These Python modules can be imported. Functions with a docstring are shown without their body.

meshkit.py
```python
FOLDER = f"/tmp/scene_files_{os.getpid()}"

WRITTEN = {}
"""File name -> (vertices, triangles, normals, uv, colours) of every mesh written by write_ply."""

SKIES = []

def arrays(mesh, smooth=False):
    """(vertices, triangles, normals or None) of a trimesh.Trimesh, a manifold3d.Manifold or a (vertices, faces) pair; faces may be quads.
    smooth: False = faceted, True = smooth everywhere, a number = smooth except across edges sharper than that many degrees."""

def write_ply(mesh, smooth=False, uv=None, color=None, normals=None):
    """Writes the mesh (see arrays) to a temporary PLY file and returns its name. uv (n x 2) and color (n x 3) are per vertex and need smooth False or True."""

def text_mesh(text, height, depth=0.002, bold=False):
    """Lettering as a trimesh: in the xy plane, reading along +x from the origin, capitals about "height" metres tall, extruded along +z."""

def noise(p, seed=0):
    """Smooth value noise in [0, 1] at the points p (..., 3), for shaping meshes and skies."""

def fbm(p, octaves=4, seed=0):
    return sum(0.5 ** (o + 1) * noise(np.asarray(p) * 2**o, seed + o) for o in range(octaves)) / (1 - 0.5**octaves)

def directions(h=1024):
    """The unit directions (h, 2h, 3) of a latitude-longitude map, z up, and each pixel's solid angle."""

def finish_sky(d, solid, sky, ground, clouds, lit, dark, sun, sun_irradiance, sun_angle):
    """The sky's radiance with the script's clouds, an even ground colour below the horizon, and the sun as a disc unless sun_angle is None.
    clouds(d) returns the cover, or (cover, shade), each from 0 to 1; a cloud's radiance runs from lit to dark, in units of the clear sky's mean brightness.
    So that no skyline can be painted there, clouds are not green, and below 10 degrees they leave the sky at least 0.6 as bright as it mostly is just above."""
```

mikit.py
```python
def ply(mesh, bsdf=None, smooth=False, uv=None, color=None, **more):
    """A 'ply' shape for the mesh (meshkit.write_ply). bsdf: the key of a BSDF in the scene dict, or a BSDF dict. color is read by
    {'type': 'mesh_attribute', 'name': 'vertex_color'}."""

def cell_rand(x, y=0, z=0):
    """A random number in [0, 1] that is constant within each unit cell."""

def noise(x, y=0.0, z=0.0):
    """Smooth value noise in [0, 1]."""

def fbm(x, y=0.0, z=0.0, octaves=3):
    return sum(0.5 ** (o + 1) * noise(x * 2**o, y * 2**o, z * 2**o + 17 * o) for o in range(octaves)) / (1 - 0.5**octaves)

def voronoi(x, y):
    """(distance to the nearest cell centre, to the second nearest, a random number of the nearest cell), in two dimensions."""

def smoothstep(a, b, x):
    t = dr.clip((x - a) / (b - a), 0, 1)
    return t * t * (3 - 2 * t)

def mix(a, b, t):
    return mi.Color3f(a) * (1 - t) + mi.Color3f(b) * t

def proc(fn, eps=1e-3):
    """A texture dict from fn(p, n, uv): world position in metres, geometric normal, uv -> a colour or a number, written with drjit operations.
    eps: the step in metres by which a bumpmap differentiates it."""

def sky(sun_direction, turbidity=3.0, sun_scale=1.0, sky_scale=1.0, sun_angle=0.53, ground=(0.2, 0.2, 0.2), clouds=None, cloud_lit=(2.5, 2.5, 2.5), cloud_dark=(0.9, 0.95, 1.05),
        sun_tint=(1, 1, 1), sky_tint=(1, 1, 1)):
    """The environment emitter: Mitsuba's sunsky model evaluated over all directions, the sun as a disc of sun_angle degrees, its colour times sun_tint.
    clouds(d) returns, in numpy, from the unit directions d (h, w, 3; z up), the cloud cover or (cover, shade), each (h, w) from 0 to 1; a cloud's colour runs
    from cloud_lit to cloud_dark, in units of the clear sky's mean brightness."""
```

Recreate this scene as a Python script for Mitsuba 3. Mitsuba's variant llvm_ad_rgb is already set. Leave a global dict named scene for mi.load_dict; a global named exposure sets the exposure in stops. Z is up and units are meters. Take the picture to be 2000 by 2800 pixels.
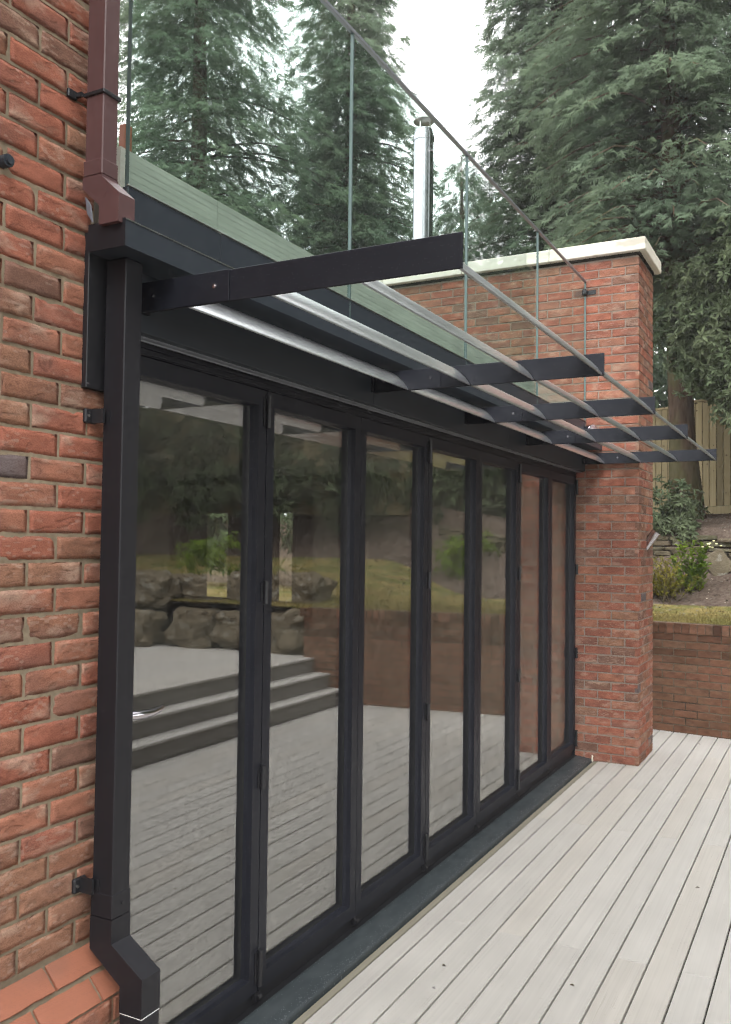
import math
import numpy as np
import trimesh
import mitsuba as mi
import drjit as dr
import mikit
import meshkit
from shapely.geometry import Polygon, box as sbox

T = mi.ScalarTransform4f
scene = {'type': 'scene'}
labels = {}

# ------------------------------------------------------------------ camera, sky, exposure
F, YAW, PITCH, ROLL = 2441.0, -0.4847, 0.0365, 0.0122
EYE = np.array([0.0, 0.0, 1.806])
_f = np.array([math.sin(YAW) * math.cos(PITCH), math.cos(YAW) * math.cos(PITCH), math.sin(PITCH)])
_r = np.array([math.cos(YAW), -math.sin(YAW), 0.0])
_u = np.cross(_r, _f)
_up = -math.sin(ROLL) * _r + math.cos(ROLL) * _u
scene['camera'] = {
    'type': 'perspective', 'fov_axis': 'x', 'fov': math.degrees(2 * math.atan(1000 / F)),
    'near_clip': 0.05, 'far_clip': 2000.0,
    'to_world': T().look_at(origin=EYE.tolist(), target=(EYE + _f).tolist(), up=_up.tolist()),
}


def overcast(d):
    n = meshkit.noise(d * 3.0 + 7.0, 3)
    shade = np.clip(0.22 - 0.25 * d[..., 2] + 0.22 * (n - 0.5), 0, 1)
    return np.ones(d.shape[:2]), shade


scene['sky'] = mikit.sky((0.35, -0.62, 0.72), turbidity=4, sun_scale=0.20, sun_angle=28, sun_tint=(0.80, 0.97, 1.28),
                         ground=(0.16, 0.15, 0.13), clouds=overcast,
                         cloud_lit=(2.6, 2.6, 2.65), cloud_dark=(1.5, 1.55, 1.62))
exposure = 3.72

# ------------------------------------------------------------------ helpers
_used = {}


def num(key):
    n = _used.get(key, 0)
    _used[key] = n + 1
    return key if n == 0 else '%s_%03d' % (key, n)


def add(key, mesh, bsdf, M=None, smooth=False, uv=None, shape=None):
    """one entry of scene under the next free number of key; returns the key"""
    k = num(key)
    d = dict(shape) if shape is not None else mikit.ply(mesh, bsdf, smooth=smooth, uv=uv)
    if M is not None:
        d['to_world'] = T(np.asarray(M, float).tolist())
    scene[k] = d
    return k


def tag(key, label, cat=None, group=None, kind=None):
    d = {'label': label}
    if cat:
        d['category'] = cat
    if group:
        d['group'] = group
    if kind:
        d['kind'] = kind
    labels[key] = d


def cat(*ms):
    ms = [m for g in ms for m in (g if isinstance(g, (list, tuple)) else [g])]
    return trimesh.util.concatenate(ms)


def bx(x0, x1, y0, y1, z0, z1, c=0.0):
    """a box; c > 0 gives chamfered edges"""
    if c <= 0:
        m = trimesh.creation.box((x1 - x0, y1 - y0, z1 - z0))
        m.apply_translation(((x0 + x1) / 2, (y0 + y1) / 2, (z0 + z1) / 2))
        return m
    P = []
    for sx in (0, 1):
        for sy in (0, 1):
            for sz in (0, 1):
                p = np.array([(x0, x1)[sx], (y0, y1)[sy], (z0, z1)[sz]], float)
                s = np.array([1 - 2 * sx, 1 - 2 * sy, 1 - 2 * sz]) * c
                for k in range(3):
                    q = p + s
                    q[k] -= s[k]
                    P.append(q)
    return trimesh.convex.convex_hull(np.array(P))


def prism(poly, axis, a, b):
    """extrude a polygon (list of 2-D points or a shapely polygon) along an axis from a to b; x: (y,z), y: (x,z), z: (x,y)"""
    pg = poly if isinstance(poly, Polygon) else Polygon(poly)
    m = trimesh.creation.extrude_polygon(pg, b - a, engine='earcut')
    v = np.array(m.vertices)
    h = v[:, 2] + a
    if axis == 'x':
        w = np.stack([h, v[:, 0], v[:, 1]], 1)
    elif axis == 'y':
        w = np.stack([v[:, 0], h, v[:, 1]], 1)
    else:
        w = np.stack([v[:, 0], v[:, 1], h], 1)
    f = np.array(m.faces)
    if axis == 'y':
        f = f[:, ::-1]
    return trimesh.Trimesh(w, f, process=False)


def tube(pts, rad, sides=10, caps=True):
    p = np.asarray(pts, float)
    r = np.broadcast_to(np.asarray(rad, float), (len(p),))
    t = np.gradient(p, axis=0)
    t /= np.linalg.norm(t, axis=1, keepdims=True) + 1e-12
    ref = np.array([0, 0, 1.0]) if abs(t[0][2]) < 0.9 else np.array([1.0, 0, 0])
    vs = []
    ang = np.arange(sides) * 2 * np.pi / sides
    for i in range(len(p)):
        a = np.cross(t[i], ref)
        a /= np.linalg.norm(a)
        b = np.cross(t[i], a)
        vs.append(p[i] + r[i] * (np.cos(ang)[:, None] * a + np.sin(ang)[:, None] * b))
    v = np.vstack(vs)
    f = []
    for i in range(len(p) - 1):
        for j in range(sides):
            k = (j + 1) % sides
            f += [[i * sides + j, (i + 1) * sides + k, i * sides + k], [i * sides + j, (i + 1) * sides + j, (i + 1) * sides + k]]
    if caps:
        n = len(v)
        v = np.vstack([v, p[0], p[-1]])
        o = (len(p) - 1) * sides
        for j in range(sides):
            k = (j + 1) % sides
            f += [[n, j, k], [n + 1, o + k, o + j]]
    m = trimesh.Trimesh(v, np.array(f)[:, ::-1], process=False)
    if m.volume < 0:
        m.invert()
    return m


def cyl(p0, p1, r, sides=16):
    return tube([p0, p1], r, sides)


def uvc(m, u, v):
    return np.tile([u, v], (len(m.vertices), 1))


# ------------------------------------------------------------------ materials
from mikit import noise, fbm, smoothstep, mix, cell_rand, voronoi, proc


def C(*c):
    return mi.Color3f(*c)


def sel(t, cols):
    """a colour from a list of (threshold, colour): hard steps of a per-piece random t"""
    out = C(*cols[0][1])
    for th, c in cols[1:]:
        out = dr.select(t > th, C(*c), out)
    return out


def brick_color(p, n, uv):
    tone, age = uv.x, uv.y
    q = (p.x * 1.0, p.y * 1.0, p.z * 1.0)
    base = sel(tone, [(0, (0.268, 0.102, 0.068)), (0.22, (0.240, 0.096, 0.067)), (0.42, (0.278, 0.122, 0.080)),
                      (0.60, (0.212, 0.104, 0.068)), (0.74, (0.244, 0.128, 0.084)), (0.86, (0.178, 0.096, 0.070)), (0.982, (0.125, 0.098, 0.095))])
    m = fbm(p.x * 17 + tone * 31, p.y * 17, p.z * 26, 3)
    burn = smoothstep(0.50, 0.78, noise(p.x * 7 + tone * 53, p.y * 7, p.z * 13))
    col = base * (0.60 + 0.74 * m)
    col = mix(col, C(0.14, 0.085, 0.07), 0.40 * burn * (1 - age * 0.5))
    dust = smoothstep(0.52, 0.80, fbm(p.x * 11 + 9, p.y * 11 + tone * 17, p.z * 18, 4))
    col = mix(col, C(0.38, 0.27, 0.205), 0.55 * dust)
    w = fbm(p.x * 22, p.y * 22, p.z * 22, 2)
    cr = smoothstep(0.70, 0.80, noise((p.x + p.y) * 26 + 7 * w, (p.x - p.y) * 9, p.z * 95 + 9 * w))
    col = mix(col, C(0.07, 0.04, 0.032), 0.24 * cr * (1 - age))
    g = noise(p.x * 300, p.y * 300, p.z * 300)
    col = col * (0.78 + 0.44 * g)
    pale = smoothstep(0.62, 0.8, noise(p.x * 60, p.y * 60 + 3, p.z * 110)) * smoothstep(0.45, 0.6, noise(p.x * 9 + 2, p.y * 9, p.z * 15))
    col = mix(col, C(0.40, 0.30, 0.24), 0.28 * pale)
    aged = mix(C(0.180, 0.090, 0.058), C(0.130, 0.082, 0.050), noise(p.x * 5, p.y * 5, p.z * 9)) * (0.5 + 0.8 * m)
    aged = mix(aged, C(0.045, 0.034, 0.026), 0.75 * smoothstep(0.52, 0.75, fbm(p.x * 4, p.y * 4, p.z * 5, 3)) * smoothstep(0.55, 1.0, p.z))
    return mix(col, aged, smoothstep(0.3, 0.7, age) * 0.80) * (1 - 0.35 * smoothstep(0.84, 0.95, age))


def brick_bump(p, n, uv):
    f = fbm(p.x * 95, p.y * 95, p.z * 95, 3)
    # drag marks: folded creases running along the brick, bent by a coarse noise
    w = fbm(p.x * 22, p.y * 22, p.z * 22, 2)
    s = noise((p.x + p.y) * 26 + 7 * w, (p.x - p.y) * 9, p.z * 95 + 9 * w)
    crease = smoothstep(0.68, 0.82, s)
    return f * 0.0018 - crease * 0.0022


scene['m_brick'] = {'type': 'twosided', 'bsdf': {'type': 'bumpmap', 'tex': proc(brick_bump, 7e-4), 'scale': 1.0,
                    'bsdf': {'type': 'diffuse', 'reflectance': proc(brick_color)}}}


def mortar_color(p, n, uv):
    f = fbm(p.x * 60, p.y * 60, p.z * 60, 3)
    g = noise(p.x * 3, p.y * 3, p.z * 3)
    return mix(C(0.165, 0.125, 0.086), C(0.26, 0.212, 0.150), f) * (0.75 + 0.45 * g)


scene['m_mortar'] = {'type': 'diffuse', 'reflectance': proc(mortar_color)}


def mortar2_color(p, n, uv):
    f = fbm(p.x * 60, p.y * 60, p.z * 60, 3)
    return mix(C(0.16, 0.125, 0.10), C(0.30, 0.25, 0.21), f)


def mortar3_color(p, n, uv):
    f = fbm(p.x * 60, p.y * 60, p.z * 60, 3)
    g = smoothstep(0.45, 0.7, fbm(p.x * 4, p.y * 4, p.z * 5, 3))
    return mix(C(0.085, 0.064, 0.045), C(0.17, 0.135, 0.10), f) * (1 - 0.5 * g)


scene['m_mortar_dirty'] = {'type': 'diffuse', 'reflectance': proc(mortar3_color)}
scene['m_mortar_grey'] = {'type': 'diffuse', 'reflectance': proc(mortar2_color)}


def plinth_color(p, n, uv):
    f = fbm(p.x * 30, p.y * 30 + uv.x * 11, p.z * 30, 3)
    sp = smoothstep(0.66, 0.84, noise(p.x * 300, p.y * 300, p.z * 300))
    return mix(mix(C(0.31, 0.120, 0.070), C(0.25, 0.094, 0.058), f), C(0.2, 0.09, 0.06), 0.3 * sp + 0.5 * smoothstep(0.62, 0.8, noise(p.y * 6 + 3, p.z * 9)))


scene['m_plinth'] = {'type': 'principled', 'base_color': proc(plinth_color), 'roughness': 0.6, 'specular': 0.3}


def coping_color(p, n, uv):
    f = fbm(p.x * 9, p.y * 9, p.z * 14, 4)
    st = smoothstep(0.62, 0.74, fbm(p.x * 5 + 3, p.y * 5, p.z * 8, 4))
    return mix(mix(C(0.72, 0.69, 0.60), C(0.60, 0.57, 0.48), f), C(0.26, 0.23, 0.16), 0.45 * st)


scene['m_coping'] = {'type': 'diffuse', 'reflectance': proc(coping_color)}


def metal_rough(p, n, uv):
    return 0.34 + 0.16 * fbm(p.x * 14, p.y * 14, p.z * 14, 3)


def frame_color(p, n, uv):
    f = fbm(p.x * 6, p.y * 6, p.z * 6, 3)
    sp = smoothstep(0.80, 0.92, noise(p.x * 180, p.y * 180, p.z * 180))
    return mix(C(0.0075, 0.0083, 0.0130), C(0.0110, 0.012, 0.017), f) + sp * 0.008


scene['m_frame'] = {'type': 'principled', 'base_color': proc(frame_color), 'roughness': proc(metal_rough), 'specular': 0.27}
scene['m_fascia'] = {'type': 'principled', 'base_color': {'type': 'rgb', 'value': (0.022, 0.028, 0.036)}, 'roughness': proc(metal_rough), 'specular': 0.38}
scene['m_downpipe'] = {'type': 'principled', 'base_color': {'type': 'rgb', 'value': (0.0105, 0.0102, 0.0130)}, 'roughness': 0.45, 'specular': 0.32}
scene['m_black'] = {'type': 'principled', 'base_color': {'type': 'rgb', 'value': (0.010, 0.010, 0.012)}, 'roughness': 0.45, 'specular': 0.5}
scene['m_gasket'] = {'type': 'diffuse', 'reflectance': {'type': 'rgb', 'value': (0.012, 0.012, 0.013)}}


def sill_color(p, n, uv):
    f = fbm(p.x * 30, p.y * 12, p.z * 30, 3)
    sp = smoothstep(0.78, 0.9, noise(p.x * 220, p.y * 220, p.z * 50))
    return mix(C(0.022, 0.029, 0.033), C(0.040, 0.048, 0.051), f) + sp * 0.06


scene['m_sill'] = {'type': 'principled', 'base_color': proc(sill_color), 'roughness': 0.42, 'specular': 0.5}
scene['m_blade'] = {'type': 'principled', 'base_color': {'type': 'rgb', 'value': (0.74, 0.75, 0.77)}, 'metallic': 0.95, 'roughness': proc(lambda p, n, uv: 0.20 + 0.08 * fbm(p.x * 120, p.y * 9, p.z * 120, 2)), 'specular': 0.5}
scene['m_chrome'] = {'type': 'roughconductor', 'material': 'Cr', 'alpha': 0.05}
scene['m_steel'] = {'type': 'roughconductor', 'specular_reflectance': {'type': 'rgb', 'value': (0.86, 0.88, 0.88)}, 'material': 'Cr', 'alpha': 0.07}
scene['m_brushed'] = {'type': 'principled', 'base_color': {'type': 'rgb', 'value': (0.55, 0.53, 0.50)}, 'metallic': 1.0, 'roughness': 0.3}
scene['m_rail'] = {'type': 'principled', 'base_color': {'type': 'rgb', 'value': (0.34, 0.36, 0.40)}, 'metallic': 0.8, 'roughness': 0.35}


def brownpipe_color(p, n, uv):
    f = fbm(p.x * 20, p.y * 20, p.z * 8, 3)
    return mix(C(0.066, 0.032, 0.032), C(0.088, 0.044, 0.043), f)


scene['m_brownpipe'] = {'type': 'principled', 'base_color': proc(brownpipe_color), 'roughness': 0.42, 'specular': 0.45}
# coated double glazing as one sheet, with a thin film of dust
scene['m_glass_door'] = {'type': 'blendbsdf', 'weight': 0.010,
                         'bsdf_0': {'type': 'thindielectric', 'int_ior': 2.6, 'specular_transmittance': {'type': 'rgb', 'value': (0.78, 0.80, 0.75)}},
                         'bsdf_1': {'type': 'diffuse', 'reflectance': {'type': 'rgb', 'value': (0.35, 0.34, 0.32)}}}
scene['m_glass_rail'] = {'type': 'thindielectric', 'int_ior': 1.5, 'specular_transmittance': {'type': 'rgb', 'value': (0.76, 0.87, 0.83)}}
scene['m_glass_edge'] = {'type': 'principled', 'base_color': {'type': 'rgb', 'value': (0.085, 0.120, 0.115)}, 'roughness': 0.2, 'specular': 0.5}
scene['m_window'] = {'type': 'thindielectric', 'int_ior': 1.5}


def deck_color(p, n, uv):
    r = uv.x
    base = mix(C(0.345, 0.328, 0.300), C(0.362, 0.345, 0.316), r)
    base = dr.select(uv.y > 0.6, base * C(1.0, 0.985, 0.965), base)
    w = fbm(p.x * 18 + r * 40, p.y * 1.5, 0.0, 2)
    streak = noise((p.x + 0.01 * w) * 330 + r * 91, p.y * 3.0, r * 13)
    streak2 = noise((p.x + 0.02 * w) * 120 + r * 17, p.y * 1.6, r * 29)
    blot = fbm(p.x * 5 + r * 7, p.y * 3, 0.0, 3)
    c = base * (0.89 + 0.10 * streak + 0.09 * streak2) * (0.95 + 0.10 * blot)
    c = c * (1 - 0.18 * smoothstep(0.80, 0.95, streak))
    spot = smoothstep(0.93, 0.98, noise(p.x * 45, p.y * 45, 3.0))
    return mix(c, C(0.2, 0.17, 0.13), 0.15 * spot)


def deck_bump(p, n, uv):
    return noise(p.x * 330 + uv.x * 91, p.y * 3.0, uv.x * 13) * 0.0007


scene['m_deck'] = {'type': 'bumpmap', 'tex': proc(deck_bump, 8e-4), 'scale': 1.0,
                   'bsdf': {'type': 'principled', 'base_color': proc(deck_color), 'roughness': 0.62, 'specular': 0.3}}
scene['m_step'] = {'type': 'principled', 'base_color': proc(lambda p, n, uv: mix(C(0.15, 0.138, 0.125), C(0.19, 0.175, 0.16), noise(p.x * 140, p.y * 2, p.z * 140))), 'roughness': 0.6, 'specular': 0.3}


def upstand_color(p, n, uv):
    s = noise(p.y * 5, p.z * 260)
    return mix(C(0.40, 0.40, 0.35), C(0.46, 0.45, 0.40), s) * (0.85 + 0.3 * fbm(p.y * 6, p.z * 20, 0.0, 3))


scene['m_upstand'] = {'type': 'diffuse', 'reflectance': proc(upstand_color)}


def fence_color(p, n, uv):
    g = noise(uv.x * 57 + p.x * 42, p.y * 42, p.z * 1.7)
    g2 = fbm(p.x * 8 + uv.x * 31, p.y * 8, p.z * 0.9, 3)
    kn = smoothstep(0.86, 0.93, noise(p.x * 22 + uv.x * 7, p.y * 22, p.z * 16))
    c = mix(mix(C(0.33, 0.265, 0.150), C(0.24, 0.20, 0.110), g2), C(0.40, 0.33, 0.20), 0.6 * g * uv.x) * (0.72 + 0.5 * uv.x)
    return mix(c, C(0.07, 0.045, 0.03), kn * 0.7)


scene['m_fence'] = {'type': 'diffuse', 'reflectance': proc(fence_color)}


def soil_color(p, n, uv):
    f = fbm(p.x * 9, p.y * 9, p.z * 9, 4)
    g = noise(p.x * 45, p.y * 45, p.z * 45)
    c = mix(C(0.065, 0.046, 0.036), C(0.150, 0.115, 0.092), f) * (0.6 + 0.8 * g)
    bit = smoothstep(0.88, 0.93, noise(p.x * 30 + 5, p.y * 30, p.z * 30))
    return mix(c, C(0.42, 0.37, 0.29), bit)


scene['m_soil'] = {'type': 'diffuse', 'reflectance': proc(soil_color)}


def lawn_color(p, n, uv):
    f = fbm(p.x * 4, p.y * 4, 0.0, 4)
    g = noise(p.x * 90, p.y * 90, 1.0)
    c = mix(C(0.235, 0.185, 0.072), C(0.150, 0.145, 0.052), smoothstep(0.35, 0.65, f))
    c = mix(c, C(0.20, 0.135, 0.062), smoothstep(0.55, 0.8, fbm(p.x * 3 + 9, p.y * 3, 0.0, 3)) * 0.7)
    return c * (0.6 + 0.75 * g)


scene['m_lawn'] = {'type': 'diffuse', 'reflectance': proc(lawn_color)}


def stone_color(p, n, uv):
    f = fbm(p.x * 7 + uv.x * 23, p.y * 7, p.z * 7, 4)
    li = smoothstep(0.60, 0.72, fbm(p.x * 13 + 5, p.y * 13, p.z * 13, 3))
    c = mix(mix(C(0.080, 0.063, 0.043), C(0.185, 0.150, 0.104), f), C(0.065, 0.075, 0.040), uv.y * 0.6)
    return mix(c, C(0.30, 0.29, 0.25), li * 0.4) * (0.8 + 0.4 * noise(p.x * 70, p.y * 70, p.z * 70))


scene['m_stone'] = {'type': 'bumpmap', 'tex': proc(lambda p, n, uv: 0.012 * fbm(p.x * 30, p.y * 30, p.z * 30, 3), 2e-3), 'scale': 1.0,
                    'bsdf': {'type': 'diffuse', 'reflectance': proc(stone_color)}}


def bark_color(p, n, uv):
    f = fbm(p.x * 30, p.y * 30, p.z * 5, 3)
    moss = smoothstep(0.45, 0.65, fbm(p.x * 3, p.y * 3, p.z * 1.2, 3))
    return mix(mix(C(0.045, 0.030, 0.022), C(0.15, 0.105, 0.075), f), C(0.085, 0.095, 0.035), moss * 0.5)


scene['m_bark'] = {'type': 'bumpmap', 'tex': proc(lambda p, n, uv: 0.02 * fbm(p.x * 34, p.y * 34, p.z * 5, 2), 3e-3), 'scale': 1.0,
                   'bsdf': {'type': 'diffuse', 'reflectance': proc(bark_color)}}


def leaf_mat(name, a, b, rough, trans, freq=2.0):
    fn = lambda p, n, uv: mix(C(*a), C(*b), fbm(p.x * freq, p.y * freq, p.z * freq, 2)) * (0.65 + 0.7 * uv.x)
    scene[name] = {'type': 'principledthin', 'base_color': proc(fn), 'roughness': rough, 'diff_trans': trans, 'spec_trans': 0.0, 'eta': 1.4}


leaf_mat('m_conifer', (0.140, 0.200, 0.140), (0.190, 0.240, 0.145), 0.45, 1.1, 0.9)
leaf_mat('m_rhodo', (0.085, 0.120, 0.066), (0.150, 0.175, 0.100), 0.36, 0.7, 2.5)
leaf_mat('m_yellow', (0.21, 0.23, 0.035), (0.31, 0.25, 0.055), 0.5, 0.8, 4.0)
leaf_mat('m_lime', (0.10, 0.19, 0.025), (0.24, 0.30, 0.05), 0.45, 0.8, 4.0)
leaf_mat('m_grass', (0.165, 0.148, 0.048), (0.235, 0.180, 0.075), 0.6, 0.7, 2.0)
scene['m_petal'] = {'type': 'diffuse', 'reflectance': {'type': 'rgb', 'value': (0.72, 0.70, 0.42)}}
scene['m_plaster'] = {'type': 'diffuse', 'reflectance': {'type': 'rgb', 'value': (0.52, 0.50, 0.44)}}
scene['m_ceiling'] = {'type': 'diffuse', 'reflectance': {'type': 'rgb', 'value': (0.78, 0.77, 0.74)}}
scene['m_floor_in'] = {'type': 'principled', 'base_color': {'type': 'rgb', 'value': (0.10, 0.095, 0.085)}, 'roughness': 0.10, 'specular': 0.5}
scene['m_spacer'] = {'type': 'principled', 'base_color': {'type': 'rgb', 'value': (0.045, 0.045, 0.045)}, 'roughness': 0.5}
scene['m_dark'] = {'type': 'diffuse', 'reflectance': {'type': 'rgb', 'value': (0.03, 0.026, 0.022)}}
scene['m_beam'] = {'type': 'diffuse', 'reflectance': {'type': 'rgb', 'value': (0.055, 0.042, 0.03)}}
scene['m_roofing'] = {'type': 'diffuse', 'reflectance': {'type': 'rgb', 'value': (0.22, 0.21, 0.19)}}
scene['m_flap'] = {'type': 'diffuse', 'reflectance': {'type': 'rgb', 'value': (0.17, 0.175, 0.20)}}
scene['m_white'] = {'type': 'principled', 'base_color': {'type': 'rgb', 'value': (0.75, 0.75, 0.74)}, 'roughness': 0.35}
scene['m_dirt'] = {'type': 'diffuse', 'reflectance': {'type': 'rgb', 'value': (0.05, 0.042, 0.034)}}
scene['m_trim'] = {'type': 'diffuse', 'reflectance': {'type': 'rgb', 'value': (0.20, 0.185, 0.145)}}

# ------------------------------------------------------------------ bricks
rngb = np.random.default_rng(5)


def brick_fine(L, H, D, rng, nx=14, nz=6):
    """hand-made brick: front grid with a worn outline; local x along, y outward (front at 0), z up, centred in x and z"""
    u = np.linspace(-1, 1, nx)
    w = np.linspace(-1, 1, nz)
    U, W = np.meshgrid(u, w, indexing='ij')
    seed = rng.uniform(0, 100, 3)
    X, Z = U * L / 2, W * H / 2
    P3 = np.stack([X * 18, Z * 22, X * 0], -1) + seed
    edge = 0.0030 * (meshkit.noise(np.stack([X * 60, Z * 60, X * 0 + 5], -1) + seed) - 0.5)
    rim = np.maximum(np.abs(U) ** 14, np.abs(W) ** 6)
    Yv = -0.0020 * rim + 0.0045 * (meshkit.noise(P3) - 0.5) + 0.0016 * (meshkit.noise(P3 * 4) - 0.5)
    X = X + np.sign(U) * (np.abs(U) > 0.99) * edge * 1.3
    Z = Z + np.sign(W) * (np.abs(W) > 0.99) * edge * 1.3
    front = np.stack([X, Yv, Z], -1).reshape(-1, 3)
    f = []
    for i in range(nx - 1):
        for j in range(nz - 1):
            a = i * nz + j
            f += [[a, a + nz + 1, a + nz], [a, a + 1, a + nz + 1]]
    ring = [i * nz for i in range(nx)] + [(nx - 1) * nz + j for j in range(1, nz)] + [i * nz + nz - 1 for i in range(nx - 2, -1, -1)] + [j for j in range(nz - 2, 0, -1)]
    back = front[ring].copy()
    back[:, 1] = -D
    n0 = len(front)
    for k in range(len(ring)):
        k2 = (k + 1) % len(ring)
        a, b, c, d = ring[k], ring[k2], n0 + k2, n0 + k
        f += [[a, b, c], [a, c, d]]
    m = trimesh.Trimesh(np.vstack([front, back]), np.array(f), process=False)
    return m


def brick_plain(L, H, D, rng, c=0.0028):
    j = lambda: rng.uniform(-0.0012, 0.0012)
    x, z = L / 2, H / 2
    y0 = rng.uniform(-0.0015, 0.0015)
    fr = [[-x + c + j(), y0 + j(), -z + c + j()], [x - c + j(), y0 + j(), -z + c + j()], [x - c + j(), y0 + j(), z - c + j()], [-x + c + j(), y0 + j(), z - c + j()]]
    mid = [[-x, -c, -z + j()], [x, -c, -z + j()], [x, -c, z + j()], [-x, -c, z + j()]]
    bk = [[-x, -D, -z], [x, -D, -z], [x, -D, z], [-x, -D, z]]
    v = np.array(fr + mid + bk)
    f = [[0, 2, 1], [0, 3, 2]]
    for o in (0, 4):
        for k in range(4):
            k2 = (k + 1) % 4
            f += [[o + k, o + 4 + k2, o + 4 + k], [o + k, o + k2, o + 4 + k2]]
    return trimesh.Trimesh(v, np.array(f), process=False)


def frameM(o, right, out):
    """matrix of local x = right, y = out, z = up at o"""
    M = np.eye(4)
    M[:3, 0], M[:3, 1], M[:3, 2], M[:3, 3] = np.cross(out, (0, 0, 1)), out, (0, 0, 1), o   # right-handed
    return M


_cache = {}


def brick_shape(kind, L, H, age):
    """one of several shared brick shapes of this size"""
    key = (kind, round(L, 3), round(H, 4), age)
    if key not in _cache:
        _cache[key] = {}
    k = int(rngb.integers(0, 16 if kind == 'fine' else 14))
    if k not in _cache[key]:
        D = 0.03
        m = brick_fine(L, H, D, rngb) if kind == 'fine' else brick_plain(L, H, D, rngb)
        tone = rngb.uniform(0, 1)
        a = np.clip(age + rngb.uniform(-0.12, 0.12), 0, 1)
        _cache[key][k] = mikit.ply(m, 'm_brick', smooth=False if kind != 'fine' else True, uv=uvc(m, tone, a))
    return _cache[key][k]


def brick_baked(L, H, age, M):
    m = brick_plain(L, H, 0.03, rngb)
    m.apply_transform(M)
    return m, uvc(m, rngb.uniform(0, 1), np.clip(age + rngb.uniform(-0.12, 0.12), 0, 1))


def lay(holder, items):
    """items: (size seen, kind, L, H, age, M); the 300 that show largest are entries, the rest one part"""
    items = sorted(items, key=lambda t: -t[0])
    for s, kind, L, H, age, M in items[:300]:
        add(holder + '__brick', None, None, M, shape=brick_shape(kind, L, H, age))
    rest = [brick_baked(L, H, age, M) for s, kind, L, H, age, M in items[300:]]
    if rest:
        k = holder + '__small_bricks'
        add(k, cat([r[0] for r in rest]), 'm_brick', uv=np.vstack([r[1] for r in rest]))
        tag(k, 'remaining bricks of the wall too small to tell apart', kind='stuff')


def seen(p):
    d = np.asarray(p) - EYE
    return 1.0 / (1e-3 + d @ d) if d @ _f > 0.1 else 0.0


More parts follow.
